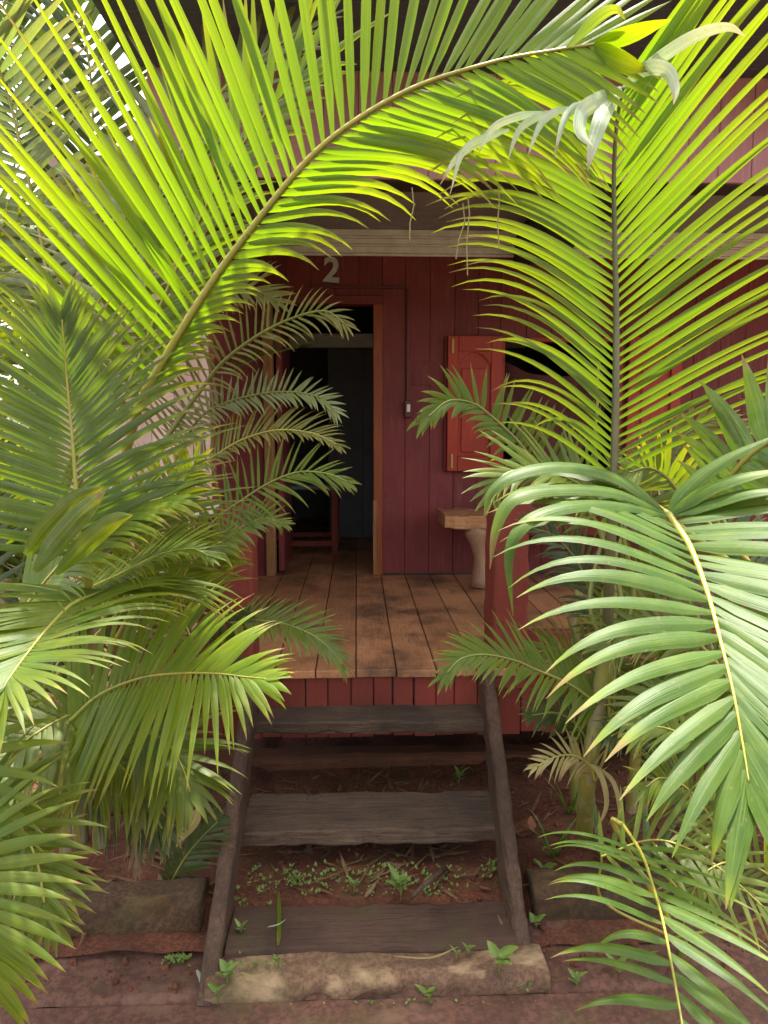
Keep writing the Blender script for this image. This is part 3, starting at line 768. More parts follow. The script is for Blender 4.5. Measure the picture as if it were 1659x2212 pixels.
frond(pa, [(250, 900, 2.15), (330, 700, 2.12), (400, 540, 2.08), (470, 400, 2.04), (540, 290, 2.0), (640, 170, 1.95)], nrm=(.05, -.85, .5), n=26, L=([(0, .62), (.4, .66), (1, .3)], [(0, .30), (1, .2)]), W=.027,
      ang=([(0, 72), (.5, 58), (1, 28)], [(0, 40), (1, 28)]), droop=(.25, 1.0), mat='lime', seed=13, prof=[(0, 1), (1, 1)], rad=(.010, .002))
frond(pa, [(190, 900, 2.25), (270, 720, 2.28), (330, 580, 2.3), (380, 450, 2.3), (420, 350, 2.25)], nrm=(.5, -.7, .4), n=26, L=(.40, .34), W=.022, ang=([(0, 70), (1, 40)], [(0, 60), (1, 35)]), droop=(.5, 1.2), mat='mid', seed=12)
# ---- pale palm at the far left edge, sky behind it
pb = palm('areca_palm', 'pale grey-green palm far left against the white sky', -1.75, 3.1)
cane(pb, [(-1.75, 3.1, .02), (-1.72, 3.08, .8), (-1.70, 3.05, 1.5)], .032, .024)
cane(pb, [(-1.85, 3.16, .02), (-1.9, 3.2, .9), (-1.95, 3.2, 1.8)], .03, .022)
frond(pb, [(110, 640, 2.9), (85, 500, 2.9), (55, 360, 2.85), (15, 200, 2.8), (-30, 80, 2.7)], nrm=(.1, -.95, .1), n=30, L=(.52, .56), W=.032, ang=([(0, 75), (1, 50)], [(0, 72), (1, 52)]), droop=(.5, .35), mat='pale', stalk='stalk', seed=21, base=False, rad=(.011, .004), prof=[(0, .8), (.4, 1), (1, .7)])
bare_stalk(pb, [(-1.70, 3.05, 1.5), P(130, 760, 2.95), P(110, 640, 2.9)], .017, .011)
frond(pb, [(60, 800, 3.0), (30, 640, 3.0), (-10, 520, 2.95), (-70, 420, 2.9)], n=24, L=(.45, .5), W=.03, ang=([(0, 70), (1, 45)],)*2, droop=(.6, .5), mat='pale', seed=22)
frond(pb, [(150, 640, 3.1), (190, 430, 3.15), (200, 230, 3.15), (180, 60, 3.1), (150, -60, 3.0)], nrm=(.3, -.9, .2), n=28, L=(.48, .5), W=.034, ang=([(0, 60), (1, 40)],)*2, droop=(.8, .8), mat='dark', seed=23, rad=(.012, .004))
frond(pb, [(40, 330, 3.2), (30, 160, 3.2), (10, 20, 3.1), (-40, -100, 3.0)], n=24, L=(.45, .45), W=.034, ang=([(0, 60), (1, 40)],)*2, droop=(.9, .9), mat='dark', seed=24)
for i, (az, el, ln, mt) in enumerate(((100, 62, 1.5, 'dark'), (20, 60, 1.3, 'mid'), (200, 60, 1.3, 'pale'), (-20, 45, 1.1, 'mid'), (-70, 50, 1.1, 'grey'))):
    free_frond(pb, (-1.72+.1*(i % 2)*-1, 3.07, 1.5+.1*(i % 3)), az, el, ln, mt, seed=30+i, L=.42)

# ---- left middle: big leaf standing upright, greyish upper side
pc = palm('areca_palm', 'dense clump left of the steps with an upright grey-green leaf and bright drooping leaves', -1.15, 2.38)
for k, (cx, cy, h) in enumerate(((-1.15, 2.38, .75), (-1.25, 2.45, .95), (-1.02, 2.46, .55), (-1.3, 2.32, .6))):
    cane(pc, [(cx, cy, .02), (cx+.02, cy-.02, h*.5), (cx+.01, cy-.04, h)], .024, .017)
frond(pc, [(172, 1200, 1.86), (168, 1110, 1.85), (158, 970, 1.83), (150, 880, 1.82), (142, 790, 1.80), (134, 690, 1.77)], nrm=(.15, -.9, .35), n=36, L=([(0, .42), (.3, .42), (.7, .28), (1, .10)], [(0, .44), (.3, .42), (.7, .27), (1, .10)]), W=.0185,
      ang=([(0, 78), (.5, 58), (1, 22)], [(0, 72), (.5, 52), (1, 20)]), lift=(8, 8), droop=(.55, .55), mat='leaf1', seed=41, base=False, rad=(.009, .0015), prof=[(0, 1), (1, 1)], jit=1.5, rollj=5, fold=.35)
bare_stalk(pc, [(-1.14, 2.36, .75), P(178, 1300, 1.95), P(172, 1200, 1.86)], .012, .0092)
# same leaf group, lower: long leaflets fanning right
frond(pc, [(40, 1330, 1.95), (120, 1230, 1.92), (205, 1150, 1.90), (290, 1095, 1.87), (350, 1075, 1.85)], nrm=(.0, -.5, .8), n=32, L=([(0, .30), (.5, .26), (1, .14)], [(0, .30), (.6, .32), (1, .2)]), W=.019, ang=([(0, 50), (1, 22)], [(0, 52), (1, 30)]), droop=(.55, .9), jit=2, rollj=5, mat='lime', seed=42, prof=[(0, .8), (.5, 1), (1, 1)])
frond(pc, [(250, 1330, 2.15), (300, 1230, 2.12), (350, 1130, 2.10), (385, 1060, 2.08), (420, 1000, 2.05)], nrm=(.3, -.8, .4), n=30, L=([(0, .32), (1, .2)], [(0, .28), (1, .16)]), W=.014, ang=([(0, 75), (1, 40)], [(0, 60), (1, 35)]), droop=(.5, .9), jit=2, mat='mid', seed=43)
frond(pc, [(150, 1290, 2.0), (260, 1240, 1.98), (340, 1200, 1.95), (410, 1185, 1.92), (450, 1200, 1.9)], nrm=(0, -.3, 1), n=28, L=([(0, .26), (1, .14)], [(0, .24), (1, .12)]), W=.015, ang=([(0, 60), (1, 30)], [(0, 60), (1, 30)]), droop=(.5, 1.2), jit=2, rollj=5, mat='lime', seed=44)
blade(pc, [P(55, 1200, 1.75), P(110, 1130, 1.73), P(170, 1075, 1.72), P(225, 1050, 1.72)], .05, mat='mid', fold=.4)
blade(pc, [P(75, 1235, 1.74), P(130, 1160, 1.72), P(190, 1095, 1.71), P(228, 1060, 1.71)], .05, mat='grey', fold=.4)
blade(pc, [P(120, 1240, 1.76), P(190, 1170, 1.74), P(245, 1125, 1.73), P(287, 1112, 1.73)], .046, mat='mid', fold=.4)
# drooping leaf at the left edge: stalk comes towards the viewer
frond(pc, [(240, 1275, 1.90), (165, 1300, 1.82), (110, 1350, 1.72), (60, 1410, 1.62), (20, 1465, 1.54), (5, 1490, 1.52)], nrm=(-.05, -.55, .85), n=38, L=([(0, .36), (.5, .33), (1, .14)], [(0, .34), (.5, .30), (1, .14)]), W=.0205,
      ang=([(0, 152), (.3, 140), (.6, 112), (.85, 62), (1, 22)], [(0, 28), (.3, 40), (.6, 48), (1, 18)]), lift=([(0, 18), (1, 8)],)*2, droop=([(0, 1.9), (.6, 1.5), (1, .4)], [(0, 1.0), (1, .5)]), mat='lime', seed=47, base=False, rad=(.007, .0012), prof=[(0, 1), (1, 1)], jit=3)
bare_stalk(pc, [(-1.02, 2.42, .55), P(300, 1290, 2.1), P(240, 1275, 1.90)], .011, .0072)
# bright leaf pointing at the steps
frond(pc, [(150, 1560, 2.0), (215, 1502, 1.98), (300, 1466, 1.96), (380, 1455, 1.93), (465, 1455, 1.90), (530, 1462, 1.87), (575, 1466, 1.85)], nrm=(.05, -.72, .7), n=38, L=([(0, .27), (.35, .34), (.7, .24), (1, .07)], [(0, .30), (.35, .38), (.7, .30), (1, .08)]), W=.021,
      ang=([(0, 62), (.4, 62), (.75, 48), (1, 15)], [(0, 150), (.2, 125), (.4, 105), (.6, 88), (.8, 60), (1, 15)]), lift=([(0, 8), (1, 5)],)*2, droop=([(0, 1.3), (1, .8)], [(0, .5), (1, .6)]), mat='lime3', seed=48, base=False, rad=(.007, .0012), prof=[(0, 1), (1, 1)], jit=3, fold=.35)
bare_stalk(pc, [(-1.15, 2.34, .55), P(110, 1620, 2.03), P(150, 1560, 2.0)], .011, .0072)
frond(pc, [(240, 1520, 2.1), (150, 1545, 2.02), (70, 1590, 1.95), (0, 1650, 1.88), (-50, 1710, 1.82)], nrm=(.1, -.6, .8), n=26, L=(.30, .30), W=.022, ang=([(0, 80), (1, 30)],)*2, droop=(.8, .8), mat='mid', seed=49)
frond(pc, [(250, 1600, 2.15), (320, 1585, 2.1), (365, 1610, 2.05), (395, 1660, 2.0), (410, 1710, 1.98)], nrm=(.2, -.6, .7), n=28, L=(.26, .30), W=.021, ang=([(0, 70), (1, 25)],)*2, droop=(.9, .9), mat='mid', seed=50)
frond(pc, [(420, 1400, 2.2), (390, 1310, 2.2), (400, 1240, 2.18), (440, 1190, 2.15), (480, 1170, 2.12)], nrm=(.2, -.8, .5), n=26, L=(.20, .24), W=.018, ang=([(0, 65), (1, 30)],)*2, droop=(.6, .9), mat='mid', seed=52)
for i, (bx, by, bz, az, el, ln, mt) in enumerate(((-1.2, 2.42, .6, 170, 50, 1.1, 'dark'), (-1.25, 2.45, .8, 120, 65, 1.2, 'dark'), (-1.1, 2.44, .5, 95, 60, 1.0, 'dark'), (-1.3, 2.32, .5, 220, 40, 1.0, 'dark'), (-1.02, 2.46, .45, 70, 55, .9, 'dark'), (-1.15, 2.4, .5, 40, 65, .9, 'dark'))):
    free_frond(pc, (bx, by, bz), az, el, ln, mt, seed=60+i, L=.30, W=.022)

frond(pc, [(60, 1640, 2.12), (130, 1610, 2.10), (210, 1620, 2.06), (275, 1670, 2.02), (305, 1730, 2.0)], nrm=(.2, -.6, .7), n=28, L=(.24, .28), W=.018, ang=([(0, 70), (1, 25)],)*2, droop=(1.0, 1.0), mat='mid', seed=51)
frond(pc, [(90, 1720, 2.2), (150, 1670, 2.2), (240, 1680, 2.17), (310, 1730, 2.13), (350, 1790, 2.1)], nrm=(.2, -.6, .7), n=28, L=(.22, .25), W=.016, ang=([(0, 70), (1, 25)],)*2, droop=(1.0, 1.1), mat='dark', seed=53)
# ---- lower left corner palm, close to the camera
pd = palm('areca_palm', 'young palm in the lower left corner with yellow-tipped leaves hanging over the path', -1.10, 1.85, z=.02)
cane(pd, [(-1.10, 1.85, 0), (-1.11, 1.83, .3), (-1.10, 1.80, .5)], .02, .015)
frond(pd, [(-210, 1560, 1.72), (-130, 1560, 1.64), (-80, 1630, 1.57), (-60, 1720, 1.53), (-55, 1800, 1.51)], nrm=(.2, -.8, .55), n=17, L=([(0, .22), (.6, .22), (1, .14)], .2), W=.027, ang=([(0, 88), (.6, 72), (1, 35)],)*2, droop=(.8, .8), mat='lime', seed=71, rad=(.007, .002), jit=3, prof=[(0, 1), (1, 1)])
frond(pd, [(-170, 1800, 1.62), (-110, 1760, 1.56), (-60, 1800, 1.50), (-30, 1890, 1.46), (-20, 1990, 1.43), (-20, 2080, 1.42), (-25, 2150, 1.42)], nrm=(.2, -.85, .45), n=25, L=([(0, .20), (.5, .20), (1, .12)], [(0, .2), (1, .12)]), W=.022, ang=([(0, 84), (.5, 78), (1, 35)],)*2, lift=(4, 4), droop=([(0, .5), (1, .5)],)*2, mat='lime', seed=72, rad=(.008, .003), prof=[(0, 1), (1, 1)], jit=3)
frond(pd, [(-160, 1780, 1.75), (-70, 1730, 1.7), (20, 1760, 1.66), (75, 1850, 1.63), (95, 1950, 1.6)], nrm=(.2, -.8, .5), n=22, L=(.22, .22), W=.02, ang=([(0, 75), (1, 35)],)*2, droop=(.7, .7), mat='mid', seed=73, rad=(.008, .003))
frond(pd, [(-120, 1900, 1.72), (-30, 1850, 1.70), (60, 1900, 1.68), (110, 1990, 1.66)], nrm=(.2, -.8, .5), n=20, L=(.2, .2), W=.018, ang=([(0, 75), (1, 35)],)*2, droop=(.8, .8), mat='mid', seed=74, rad=(.007, .003))

# ---- palm by the left post: leaves reaching in front of the door
pe = palm('areca_palm', 'slender palm by the left porch post with four arching leaves across the doorway', -.72, 2.82)
for (cx, cy, h) in ((-.72, 2.82, .8), (-.78, 2.76, 1.1), (-.66, 2.80, .55)):
    cane(pe, [(cx, cy, .02), (cx-.01, cy, h*.5), (cx, cy-.02, h)], .02, .015)
frond(pe, [(350, 960, 2.60), (425, 854, 2.58), (480, 784, 2.55), (550, 729, 2.52), (625, 690, 2.50), (700, 672, 2.46), (745, 700, 2.44)], nrm=(-.1, -.85, .5), n=34, L=([(0, .17), (.3, .19), (.7, .14), (1, .06)], [(0, .13), (.5, .14), (.8, .15), (1, .08)]), W=.0105,
      ang=([(0, 80), (.6, 66), (1, 24)], [(0, 70), (.6, 55), (1, 25)]), droop=([(0, .15), (1, .9)], [(0, 1.3), (1, 1.5)]), mat='olive', stalk='stalk_g', seed=81, base=False, rad=(.010, .003), prof=[(0, 1), (1, 1)])
bare_stalk(pe, [(-.78, 2.76, 1.08), P(330, 1040, 2.62), P(350, 960, 2.60)], .014, .0102, 'stalk_g')
frond(pe, [(300, 720, 2.75), (390, 670, 2.72), (470, 632, 2.70), (540, 625, 2.66), (600, 650, 2.62)], nrm=(-.1, -.85, .5), n=34, L=(.2, .16), W=.015, ang=([(0, 70), (1, 30)],)*2, droop=(.5, .9), mat='olive', stalk='stalk_g', seed=82)
frond(pe, [(395, 960, 2.64), (430, 905, 2.62), (480, 873, 2.60), (550, 853, 2.57), (625, 846, 2.54), (690, 858, 2.50), (722, 885, 2.48)], nrm=(-.05, -.8, .6), n=34, L=([(0, .12), (.5, .105), (1, .06)], [(0, .10), (.5, .12), (1, .08)]), W=.012,
      ang=([(0, 86), (.6, 76), (1, 30)], [(0, 60), (.6, 45), (1, 20)]), droop=([(0, .05), (1, .3)], [(0, 1.3), (1, 1.3)]), mat='pale', stalk='stalk_g', seed=83, rad=(.008, .0025), prof=[(0, 1), (1, 1)])
frond(pe, [(380, 1080, 2.60), (410, 1024, 2.58), (465, 984, 2.56), (525, 949, 2.54), (600, 929, 2.50), (675, 936, 2.46), (728, 960, 2.44)], nrm=(-.1, -.7, .7), n=42, L=([(0, .11), (.4, .15), (.8, .13), (1, .05)], [(0, .08), (.5, .09), (1, .05)]), W=.0105,
      ang=([(0, 76), (.5, 62), (1, 25)], [(0, 70), (.5, 55), (1, 22)]), droop=([(0, .1), (1, .8)], [(0, 1.0), (1, 1.0)]), mat='olive', stalk='stalk', seed=84, rad=(.008, .0025), prof=[(0, 1), (1, 1)])
frond(pe, [(420, 1200, 2.52), (460, 1129, 2.50), (525, 1079, 2.48), (590, 1039, 2.45), (650, 1019, 2.42), (710, 1024, 2.38), (750, 1040, 2.36)], nrm=(-.05, -.82, .55), n=30, L=([(0, .19), (.4, .18), (.75, .13), (1, .05)], [(0, .12), (.4, .19), (.75, .17), (1, .06)]), W=.0115,
      ang=([(0, 78), (.5, 68), (1, 20)], [(0, 75), (.5, 50), (1, 16)]), droop=([(0, .12), (1, .5)], [(0, 1.3), (1, .8)]), mat='lime', stalk='stalk_g', seed=85, rad=(.008, .0025), prof=[(0, 1), (1, 1)])
frond(pe, [(440, 1240, 2.5), (470, 1180, 2.48), (520, 1140, 2.45), (570, 1120, 2.42), (610, 1130, 2.4)], nrm=(-.05, -.8, .6), n=24, L=(.12, .13), W=.014, ang=([(0, 72), (1, 20)],)*2, droop=(.3, .9), mat='mid', stalk='stalk_g', seed=86)
frond(pe, [(500, 1345, 2.50), (555, 1340, 2.48), (620, 1349, 2.44), (680, 1375, 2.40), (720, 1410, 2.38), (738, 1436, 2.37)], nrm=(-.1, -.5, .85), n=36, L=([(0, .13), (.5, .15), (1, .05)], [(0, .13), (.5, .15), (1, .06)]), W=.0115, ang=([(0, 55), (.5, 45), (1, 15)], [(0, 62), (.5, 50), (1, 15)]), droop=([(0, .25), (1, .4)], [(0, .6), (1, .6)]), mat='mid', stalk='stalk_g', seed=87, prof=[(0, 1), (1, 1)], rad=(.006, .002))
frond(pe, [(470, 1500, 2.55), (470, 1430, 2.55), (490, 1370, 2.52), (530, 1330, 2.48)], n=24, L=(.14, .14), W=.012, ang=([(0, 70), (1, 25)],)*2, droop=(.6, .8), mat='dark', stalk='stalk_g', seed=88)

# ---- right: tall backlit leaf standing upright
pf = palm('areca_palm', 'palm right of the steps with one tall upright backlit leaf before the window', 1.02, 2.62)
cane(pf, [tuple(G(1262, 1830, .06)), tuple(P(1268, 1700, 2.36)), tuple(P(1290, 1540, 2.34)), tuple(P(1312, 1380, 2.30))], .030, .021)
cane(pf, [(1.08, 2.75, .02), (1.1, 2.76, .5), (1.08, 2.74, .95)], .024, .018)
cane(pf, [(.88, 2.80, .02), (.86, 2.82, .6), (.87, 2.82, 1.0)], .02, .015)
frond(pf, [(1325, 1055, 2.05), (1329, 900, 2.03), (1331, 700, 2.0), (1328, 520, 1.96), (1326, 380, 1.92), (1332, 270, 1.88), (1345, 190, 1.85)],
      nrm=(0, -.93, .25), n=41, L=([(0, .39), (.25, .47), (.55, .55), (.75, .54), (.9, .44), (1, .24)], [(0, .56), (.25, .66), (.55, .74), (.8, .66), (1, .42)]), W=.0175,
      ang=([(0, 52), (.4, 54), (.75, 62), (.9, 64), (1, 62)], [(0, 62), (.4, 56), (.75, 42), (1, 26)]), lift=([(0, 14), (1, 14)], [(0, 12), (1, 10)]), droop=([(0, 1.5), (.5, 1.5), (.75, 1.7), (1, 2.0)], [(0, .65), (.5, .55), (1, .25)]),
      mat='lime2', stalk='stalk_d', seed=101, base=False, rad=(.0125, .0045), prof=[(0, 1), (1, 1)], jit=1.3, rollj=4, t0=.03, tipfan=False, lenjit=.09, fold=.18, stiff=1.1, seg=11, wprof=[(0, .8), (.5, 1.1), (1, 1.6)])
bare_stalk(pf, [P(1312, 1390, 2.30), P(1318, 1200, 2.12), P(1325, 1055, 2.05)], .018, .0128, 'stalk_d')
# curled leaflets at its top, sun glare painted as near-white colour
blade(pf, [P(1345, 192, 1.85), P(1395, 150, 1.600), P(1440, 155, 1.560), P(1458, 195, 1.540), P(1455, 226, 1.530)], .032, mat='pale_glare', twist=50, label='curled end leaflet with pale sun glare in its colour and a brown tip')
blade(pf, [P(1345, 190, 1.85), P(1420, 130, 1.600), P(1500, 80, 1.560), P(1570, 60, 1.530), P(1612, 80, 1.520)], .028, mat='pale_glare', twist=40)
blade(pf, [P(1344, 190, 1.85), P(1300, 215, 1.600), P(1262, 240, 1.560), P(1255, 285, 1.540), P(1285, 322, 1.530)], .036, mat='pale_glare', twist=-40)
blade(pf, [P(1344, 192, 1.85), P(1310, 235, 1.590), P(1285, 300, 1.550), P(1270, 368, 1.540)], .036, mat='pale_glare', twist=-25)
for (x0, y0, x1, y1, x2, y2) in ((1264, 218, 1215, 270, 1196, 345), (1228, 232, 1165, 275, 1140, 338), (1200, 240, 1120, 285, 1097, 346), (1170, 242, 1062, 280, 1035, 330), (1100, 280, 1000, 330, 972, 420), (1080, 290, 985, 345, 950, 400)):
    blade(pf, [P(x0, y0, 1.600), P((x0+x1)/2-6, (y0+y1)/2-6, 1.575), P(x1, y1, 1.555), P(x2, y2, 1.540)], .017, mat='pale_glare', twist=-35)
# tasselled fibres that hang from leaflet tips
for (x0, y0, x1, y1) in ((890, 445, 885, 520), (1010, 460, 1010, 595), (1075, 430, 1078, 535), (1000, 480, 985, 560)):
    mb = MB(); mb.tube([P(x0, y0-40, 1.78), P(x0+4, y0, 1.78), P((x0+x1)/2-2, (y0+y1)/2, 1.78), P(x1, y1, 1.78)], .0016, 5); mb.build('fibre', M['dry'], pf)
# arched leaf in front of the shutter
frond(pf, [(1290, 1130, 2.3), (1244, 1075, 2.32), (1154, 994, 2.30), (1110, 944, 2.28), (1055, 894, 2.26), (1020, 871, 2.24), (970, 866, 2.20), (925, 900, 2.18)], nrm=(.1, -.85, .45), n=36, L=([(0, .13), (.4, .13), (1, .08)], [(0, .20), (.35, .19), (.7, .15), (.85, .12), (1, .06)]), W=.019,
      ang=([(0, 60), (.5, 48), (1, 22)], [(0, 72), (.35, 76), (.7, 66), (1, 25)]), droop=([(0, 1.3), (1, 1.5)], [(0, .10), (.7, .25), (1, 1.2)]), mat='lime', stalk='stalk_g', seed=111, rad=(.010, .003), prof=[(0, 1), (1, 1)], miss=.06)
frond(pf, [(1340, 1130, 2.2), (1290, 1075, 2.18), (1220, 1030, 2.14), (1150, 1012, 2.10), (1090, 1025, 2.06), (1060, 1070, 2.04)], nrm=(.1, -.75, .6), n=30, L=(.16, .2), W=.018, ang=([(0, 65), (1, 22)],)*2, droop=(.9, .5), mat='mid', stalk='stalk_g', seed=112)
frond(pf, [(1360, 1110, 2.3), (1400, 1040, 2.32), (1440, 980, 2.32), (1500, 925, 2.3), (1560, 905, 2.26), (1620, 925, 2.24)], nrm=(-.1, -.85, .45), n=30, L=([(0, .14), (1, .09)], [(0, .16), (1, .10)]), W=.016, ang=([(0, 65), (1, 25)],)*2, droop=(.4, 1.0), mat='olive', stalk='stalk_g', seed=113)
frond(pf, [(1310, 1130, 2.35), (1370, 1050, 2.36), (1440, 1010, 2.34), (1510, 1020, 2.3), (1560, 1060, 2.28)], nrm=(-.1, -.7, .6), n=28, L=(.16, .18), W=.018, ang=([(0, 65), (1, 25)],)*2, droop=(.8, .9), mat='mid', stalk='stalk_g', seed=114)
frond(pf, [(1318, 1160, 2.4), (1290, 1060, 2.4), (1285, 960, 2.38), (1290, 880, 2.36), (1292, 790, 2.34)], n=8, L=(.05, .05), W=.012, ang=(10, 10), droop=(0, 0), mat='lime', stalk='stalk', seed=115, rad=(.008, .004), label='unopened spear leaf')
# lower small leaves in front of the right post
frond(pf, [(1290, 1520, 2.3), (1230, 1478, 2.28), (1155, 1445, 2.25), (1110, 1426, 2.22), (1045, 1414, 2.19), (995, 1424, 2.16), (965, 1455, 2.14)], nrm=(.1, -.75, .6), n=30, L=([(0, .17), (.5, .16), (1, .07)], [(0, .17), (.4, .20), (.7, .15), (1, .07)]), W=.015,
      ang=([(0, 70), (.5, 55), (1, 18)], [(0, 40), (.5, 38), (1, 15)]), droop=([(0, .85), (1, .7)], [(0, .1), (1, .6)]), mat='lime', stalk='stalk_g', seed=116, rad=(.007, .0025), prof=[(0, 1), (1, 1)])
frond(pf, [(1340, 1540, 2.5), (1300, 1470, 2.5), (1250, 1420, 2.48), (1200, 1400, 2.45), (1160, 1410, 2.42)], nrm=(.1, -.75, .6), n=28, L=(.18, .18), W=.014, ang=([(0, 70), (1, 25)],)*2, droop=(.8, .5), mat='mid', stalk='stalk_g', seed=117)
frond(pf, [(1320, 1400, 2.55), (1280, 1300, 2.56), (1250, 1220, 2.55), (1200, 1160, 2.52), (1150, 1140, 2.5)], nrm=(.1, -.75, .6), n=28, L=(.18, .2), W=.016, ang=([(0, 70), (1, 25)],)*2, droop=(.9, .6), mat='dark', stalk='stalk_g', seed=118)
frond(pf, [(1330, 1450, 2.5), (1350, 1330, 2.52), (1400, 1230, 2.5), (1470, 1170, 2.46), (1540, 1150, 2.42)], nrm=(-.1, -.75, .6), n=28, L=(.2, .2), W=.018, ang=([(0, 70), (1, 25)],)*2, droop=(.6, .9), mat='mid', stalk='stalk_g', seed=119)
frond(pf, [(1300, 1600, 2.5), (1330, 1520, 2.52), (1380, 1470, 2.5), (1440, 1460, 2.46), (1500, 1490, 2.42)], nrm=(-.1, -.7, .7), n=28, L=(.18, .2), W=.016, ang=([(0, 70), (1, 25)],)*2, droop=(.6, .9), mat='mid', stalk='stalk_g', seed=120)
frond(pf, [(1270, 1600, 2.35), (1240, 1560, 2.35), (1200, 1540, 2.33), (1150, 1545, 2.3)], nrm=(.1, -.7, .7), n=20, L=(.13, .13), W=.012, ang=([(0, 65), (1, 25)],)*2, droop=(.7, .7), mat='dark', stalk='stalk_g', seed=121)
# withered yellow leaf bent over beside the cane
frond(pf, [(1285, 1690, 2.3), (1275, 1655, 2.28), (1240, 1632, 2.25), (1200, 1635, 2.22), (1160, 1655, 2.2)], nrm=(.1, -.75, .6), n=14, L=(.12, .10), W=.011, ang=([(0, 60), (1, 25)],)*2, droop=(1.3, .6), mat='dry', stalk='stalk', seed=122, label='withered yellow leaf')
blade(pf, [P(1275, 1650, 2.27), P(1300, 1680, 2.22), P(1310, 1740, 2.2), P(1285, 1800, 2.2)], .016, mat='dry'); blade(pf, [P(1280, 1650, 2.27), P(1325, 1690, 2.22), P(1340, 1760, 2.2), P(1335, 1810, 2.2)], .014, mat='dry')

# ---- right foreground: big greyish leaf arching towards the camera
pg = palm('areca_palm', 'palm at the right edge with a big broad grey-green leaf drooping towards the viewer', 1.45, 2.3)
cane(pg, [(1.45, 2.3, .02), (1.42, 2.25, .6), (1.36, 2.1, 1.05)], .028, .02)
cane(pg, [(1.6, 2.4, .02), (1.62, 2.38, .7), (1.6, 2.3, 1.2)], .028, .02)
cane(pg, [(1.36, 2.5, .02), (1.3, 2.5, .4), (1.28, 2.46, .8)], .022, .016)
frond(pg, [(1445, 1112, 1.50), (1490, 1180, 1.40), (1528, 1280, 1.29), (1558, 1390, 1.20), (1585, 1500, 1.13), (1605, 1610, 1.08), (1618, 1690, 1.05)], nrm=(-.12, -.70, .70), n=21, L=([(0, .42), (.4, .38), (.8, .26), (1, .17)], [(0, .43), (.4, .38), (.8, .25), (1, .17)]), W=.0315,
      ang=([(0, 66), (.4, 46), (.8, 26), (1, 12)], [(0, 125), (.2, 112), (.5, 84), (.8, 48), (1, 14)]), lift=([(0, 25), (.5, 18), (1, 6)],)*2, droop=([(0, 1.3), (.5, .8), (1, .3)], [(0, 2.1), (.5, 1.5), (.8, .8), (1, .3)]), mat='gloss', seed=131, base=False, rad=(.0078, .0012), prof=[(0, 1), (1, 1)], jit=2, seg=12, cols=4, fold=.22, lenjit=.05)
# leaflets at its shoulder that sweep left and over the post
for i, q in enumerate(([(1443, 1112, 1.50), (1330, 1062, 1.47), (1200, 1055, 1.44), (1110, 1075, 1.42), (1072, 1140, 1.41), (1058, 1230, 1.41)],
          [(1448, 1116, 1.49), (1340, 1090, 1.45), (1230, 1092, 1.41), (1140, 1125, 1.38), (1100, 1195, 1.37), (1108, 1330, 1.37)],
          [(1440, 1110, 1.51), (1330, 1030, 1.50), (1220, 1005, 1.48), (1120, 1020, 1.46), (1062, 1060, 1.45), (1045, 1120, 1.45)],
          [(1438, 1108, 1.52), (1360, 1045, 1.53), (1280, 1015, 1.53), (1190, 1010, 1.52), (1130, 1030, 1.51)])):
    blade(pg, [P(*a) for a in q], .034, nrm=(-.1, -.6, .8), mat='gloss', fold=.3)
for i, q in enumerate(([(1443, 1112, 1.5), (1520, 1060, 1.46), (1600, 1030, 1.42), (1720, 1010, 1.38)], [(1446, 1112, 1.5), (1530, 1085, 1.45), (1620, 1062, 1.4), (1720, 1060, 1.36)], [(1441, 1111, 1.51), (1490, 1050, 1.5), (1570, 990, 1.48), (1700, 930, 1.44)])):
    blade(pg, [P(*a) for a in q], .036, nrm=(-.1, -.6, .8), mat='gloss', fold=.3)
bare_stalk(pg, [(1.36, 2.1, 1.05), P(1420, 1105, 1.7), P(1445, 1112, 1.50)], .012, .008)
# dark broad leaf at the right edge, higher up
frond(pg, [(1540, 1070, 1.9), (1572, 1034, 1.85), (1612, 990, 1.8), (1662, 952, 1.75), (1740, 905, 1.7), (1840, 880, 1.65)], nrm=(-.3, -.8, .4), n=12, L=(.22, .16), W=.042, ang=([(0, 80), (1, 60)], [(0, 75), (1, 50)]), droop=(.6, .9), mat='strap', seed=141, rad=(.010, .005), cols=4, jit=9)
frond(pg, [(1480, 1080, 2.1), (1440, 1030, 2.1), (1400, 1010, 2.08), (1360, 1020, 2.05)], n=14, L=(.14, .14), W=.022, ang=([(0, 70), (1, 30)],)*2, droop=(.8, .8), mat='mid', seed=142)
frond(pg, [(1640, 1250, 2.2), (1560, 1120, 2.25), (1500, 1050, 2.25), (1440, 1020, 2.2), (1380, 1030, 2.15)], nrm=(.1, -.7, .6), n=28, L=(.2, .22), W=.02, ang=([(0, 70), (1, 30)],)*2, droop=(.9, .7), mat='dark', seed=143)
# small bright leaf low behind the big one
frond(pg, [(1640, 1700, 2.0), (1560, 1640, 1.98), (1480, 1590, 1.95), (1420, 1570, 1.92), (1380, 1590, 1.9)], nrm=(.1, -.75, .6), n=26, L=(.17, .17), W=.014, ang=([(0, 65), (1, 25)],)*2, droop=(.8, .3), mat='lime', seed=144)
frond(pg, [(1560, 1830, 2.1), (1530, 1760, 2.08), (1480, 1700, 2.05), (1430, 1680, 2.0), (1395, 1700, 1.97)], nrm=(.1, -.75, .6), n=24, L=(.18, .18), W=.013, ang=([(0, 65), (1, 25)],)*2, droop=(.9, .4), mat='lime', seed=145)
frond(pg, [(1600, 1500, 2.3), (1520, 1400, 2.32), (1440, 1350, 2.3), (1370, 1350, 2.26), (1310, 1390, 2.22)], nrm=(.1, -.75, .6), n=28, L=(.24, .24), W=.02, ang=([(0, 65), (1, 25)],)*2, droop=(.9, .6), mat='mid', seed=146)
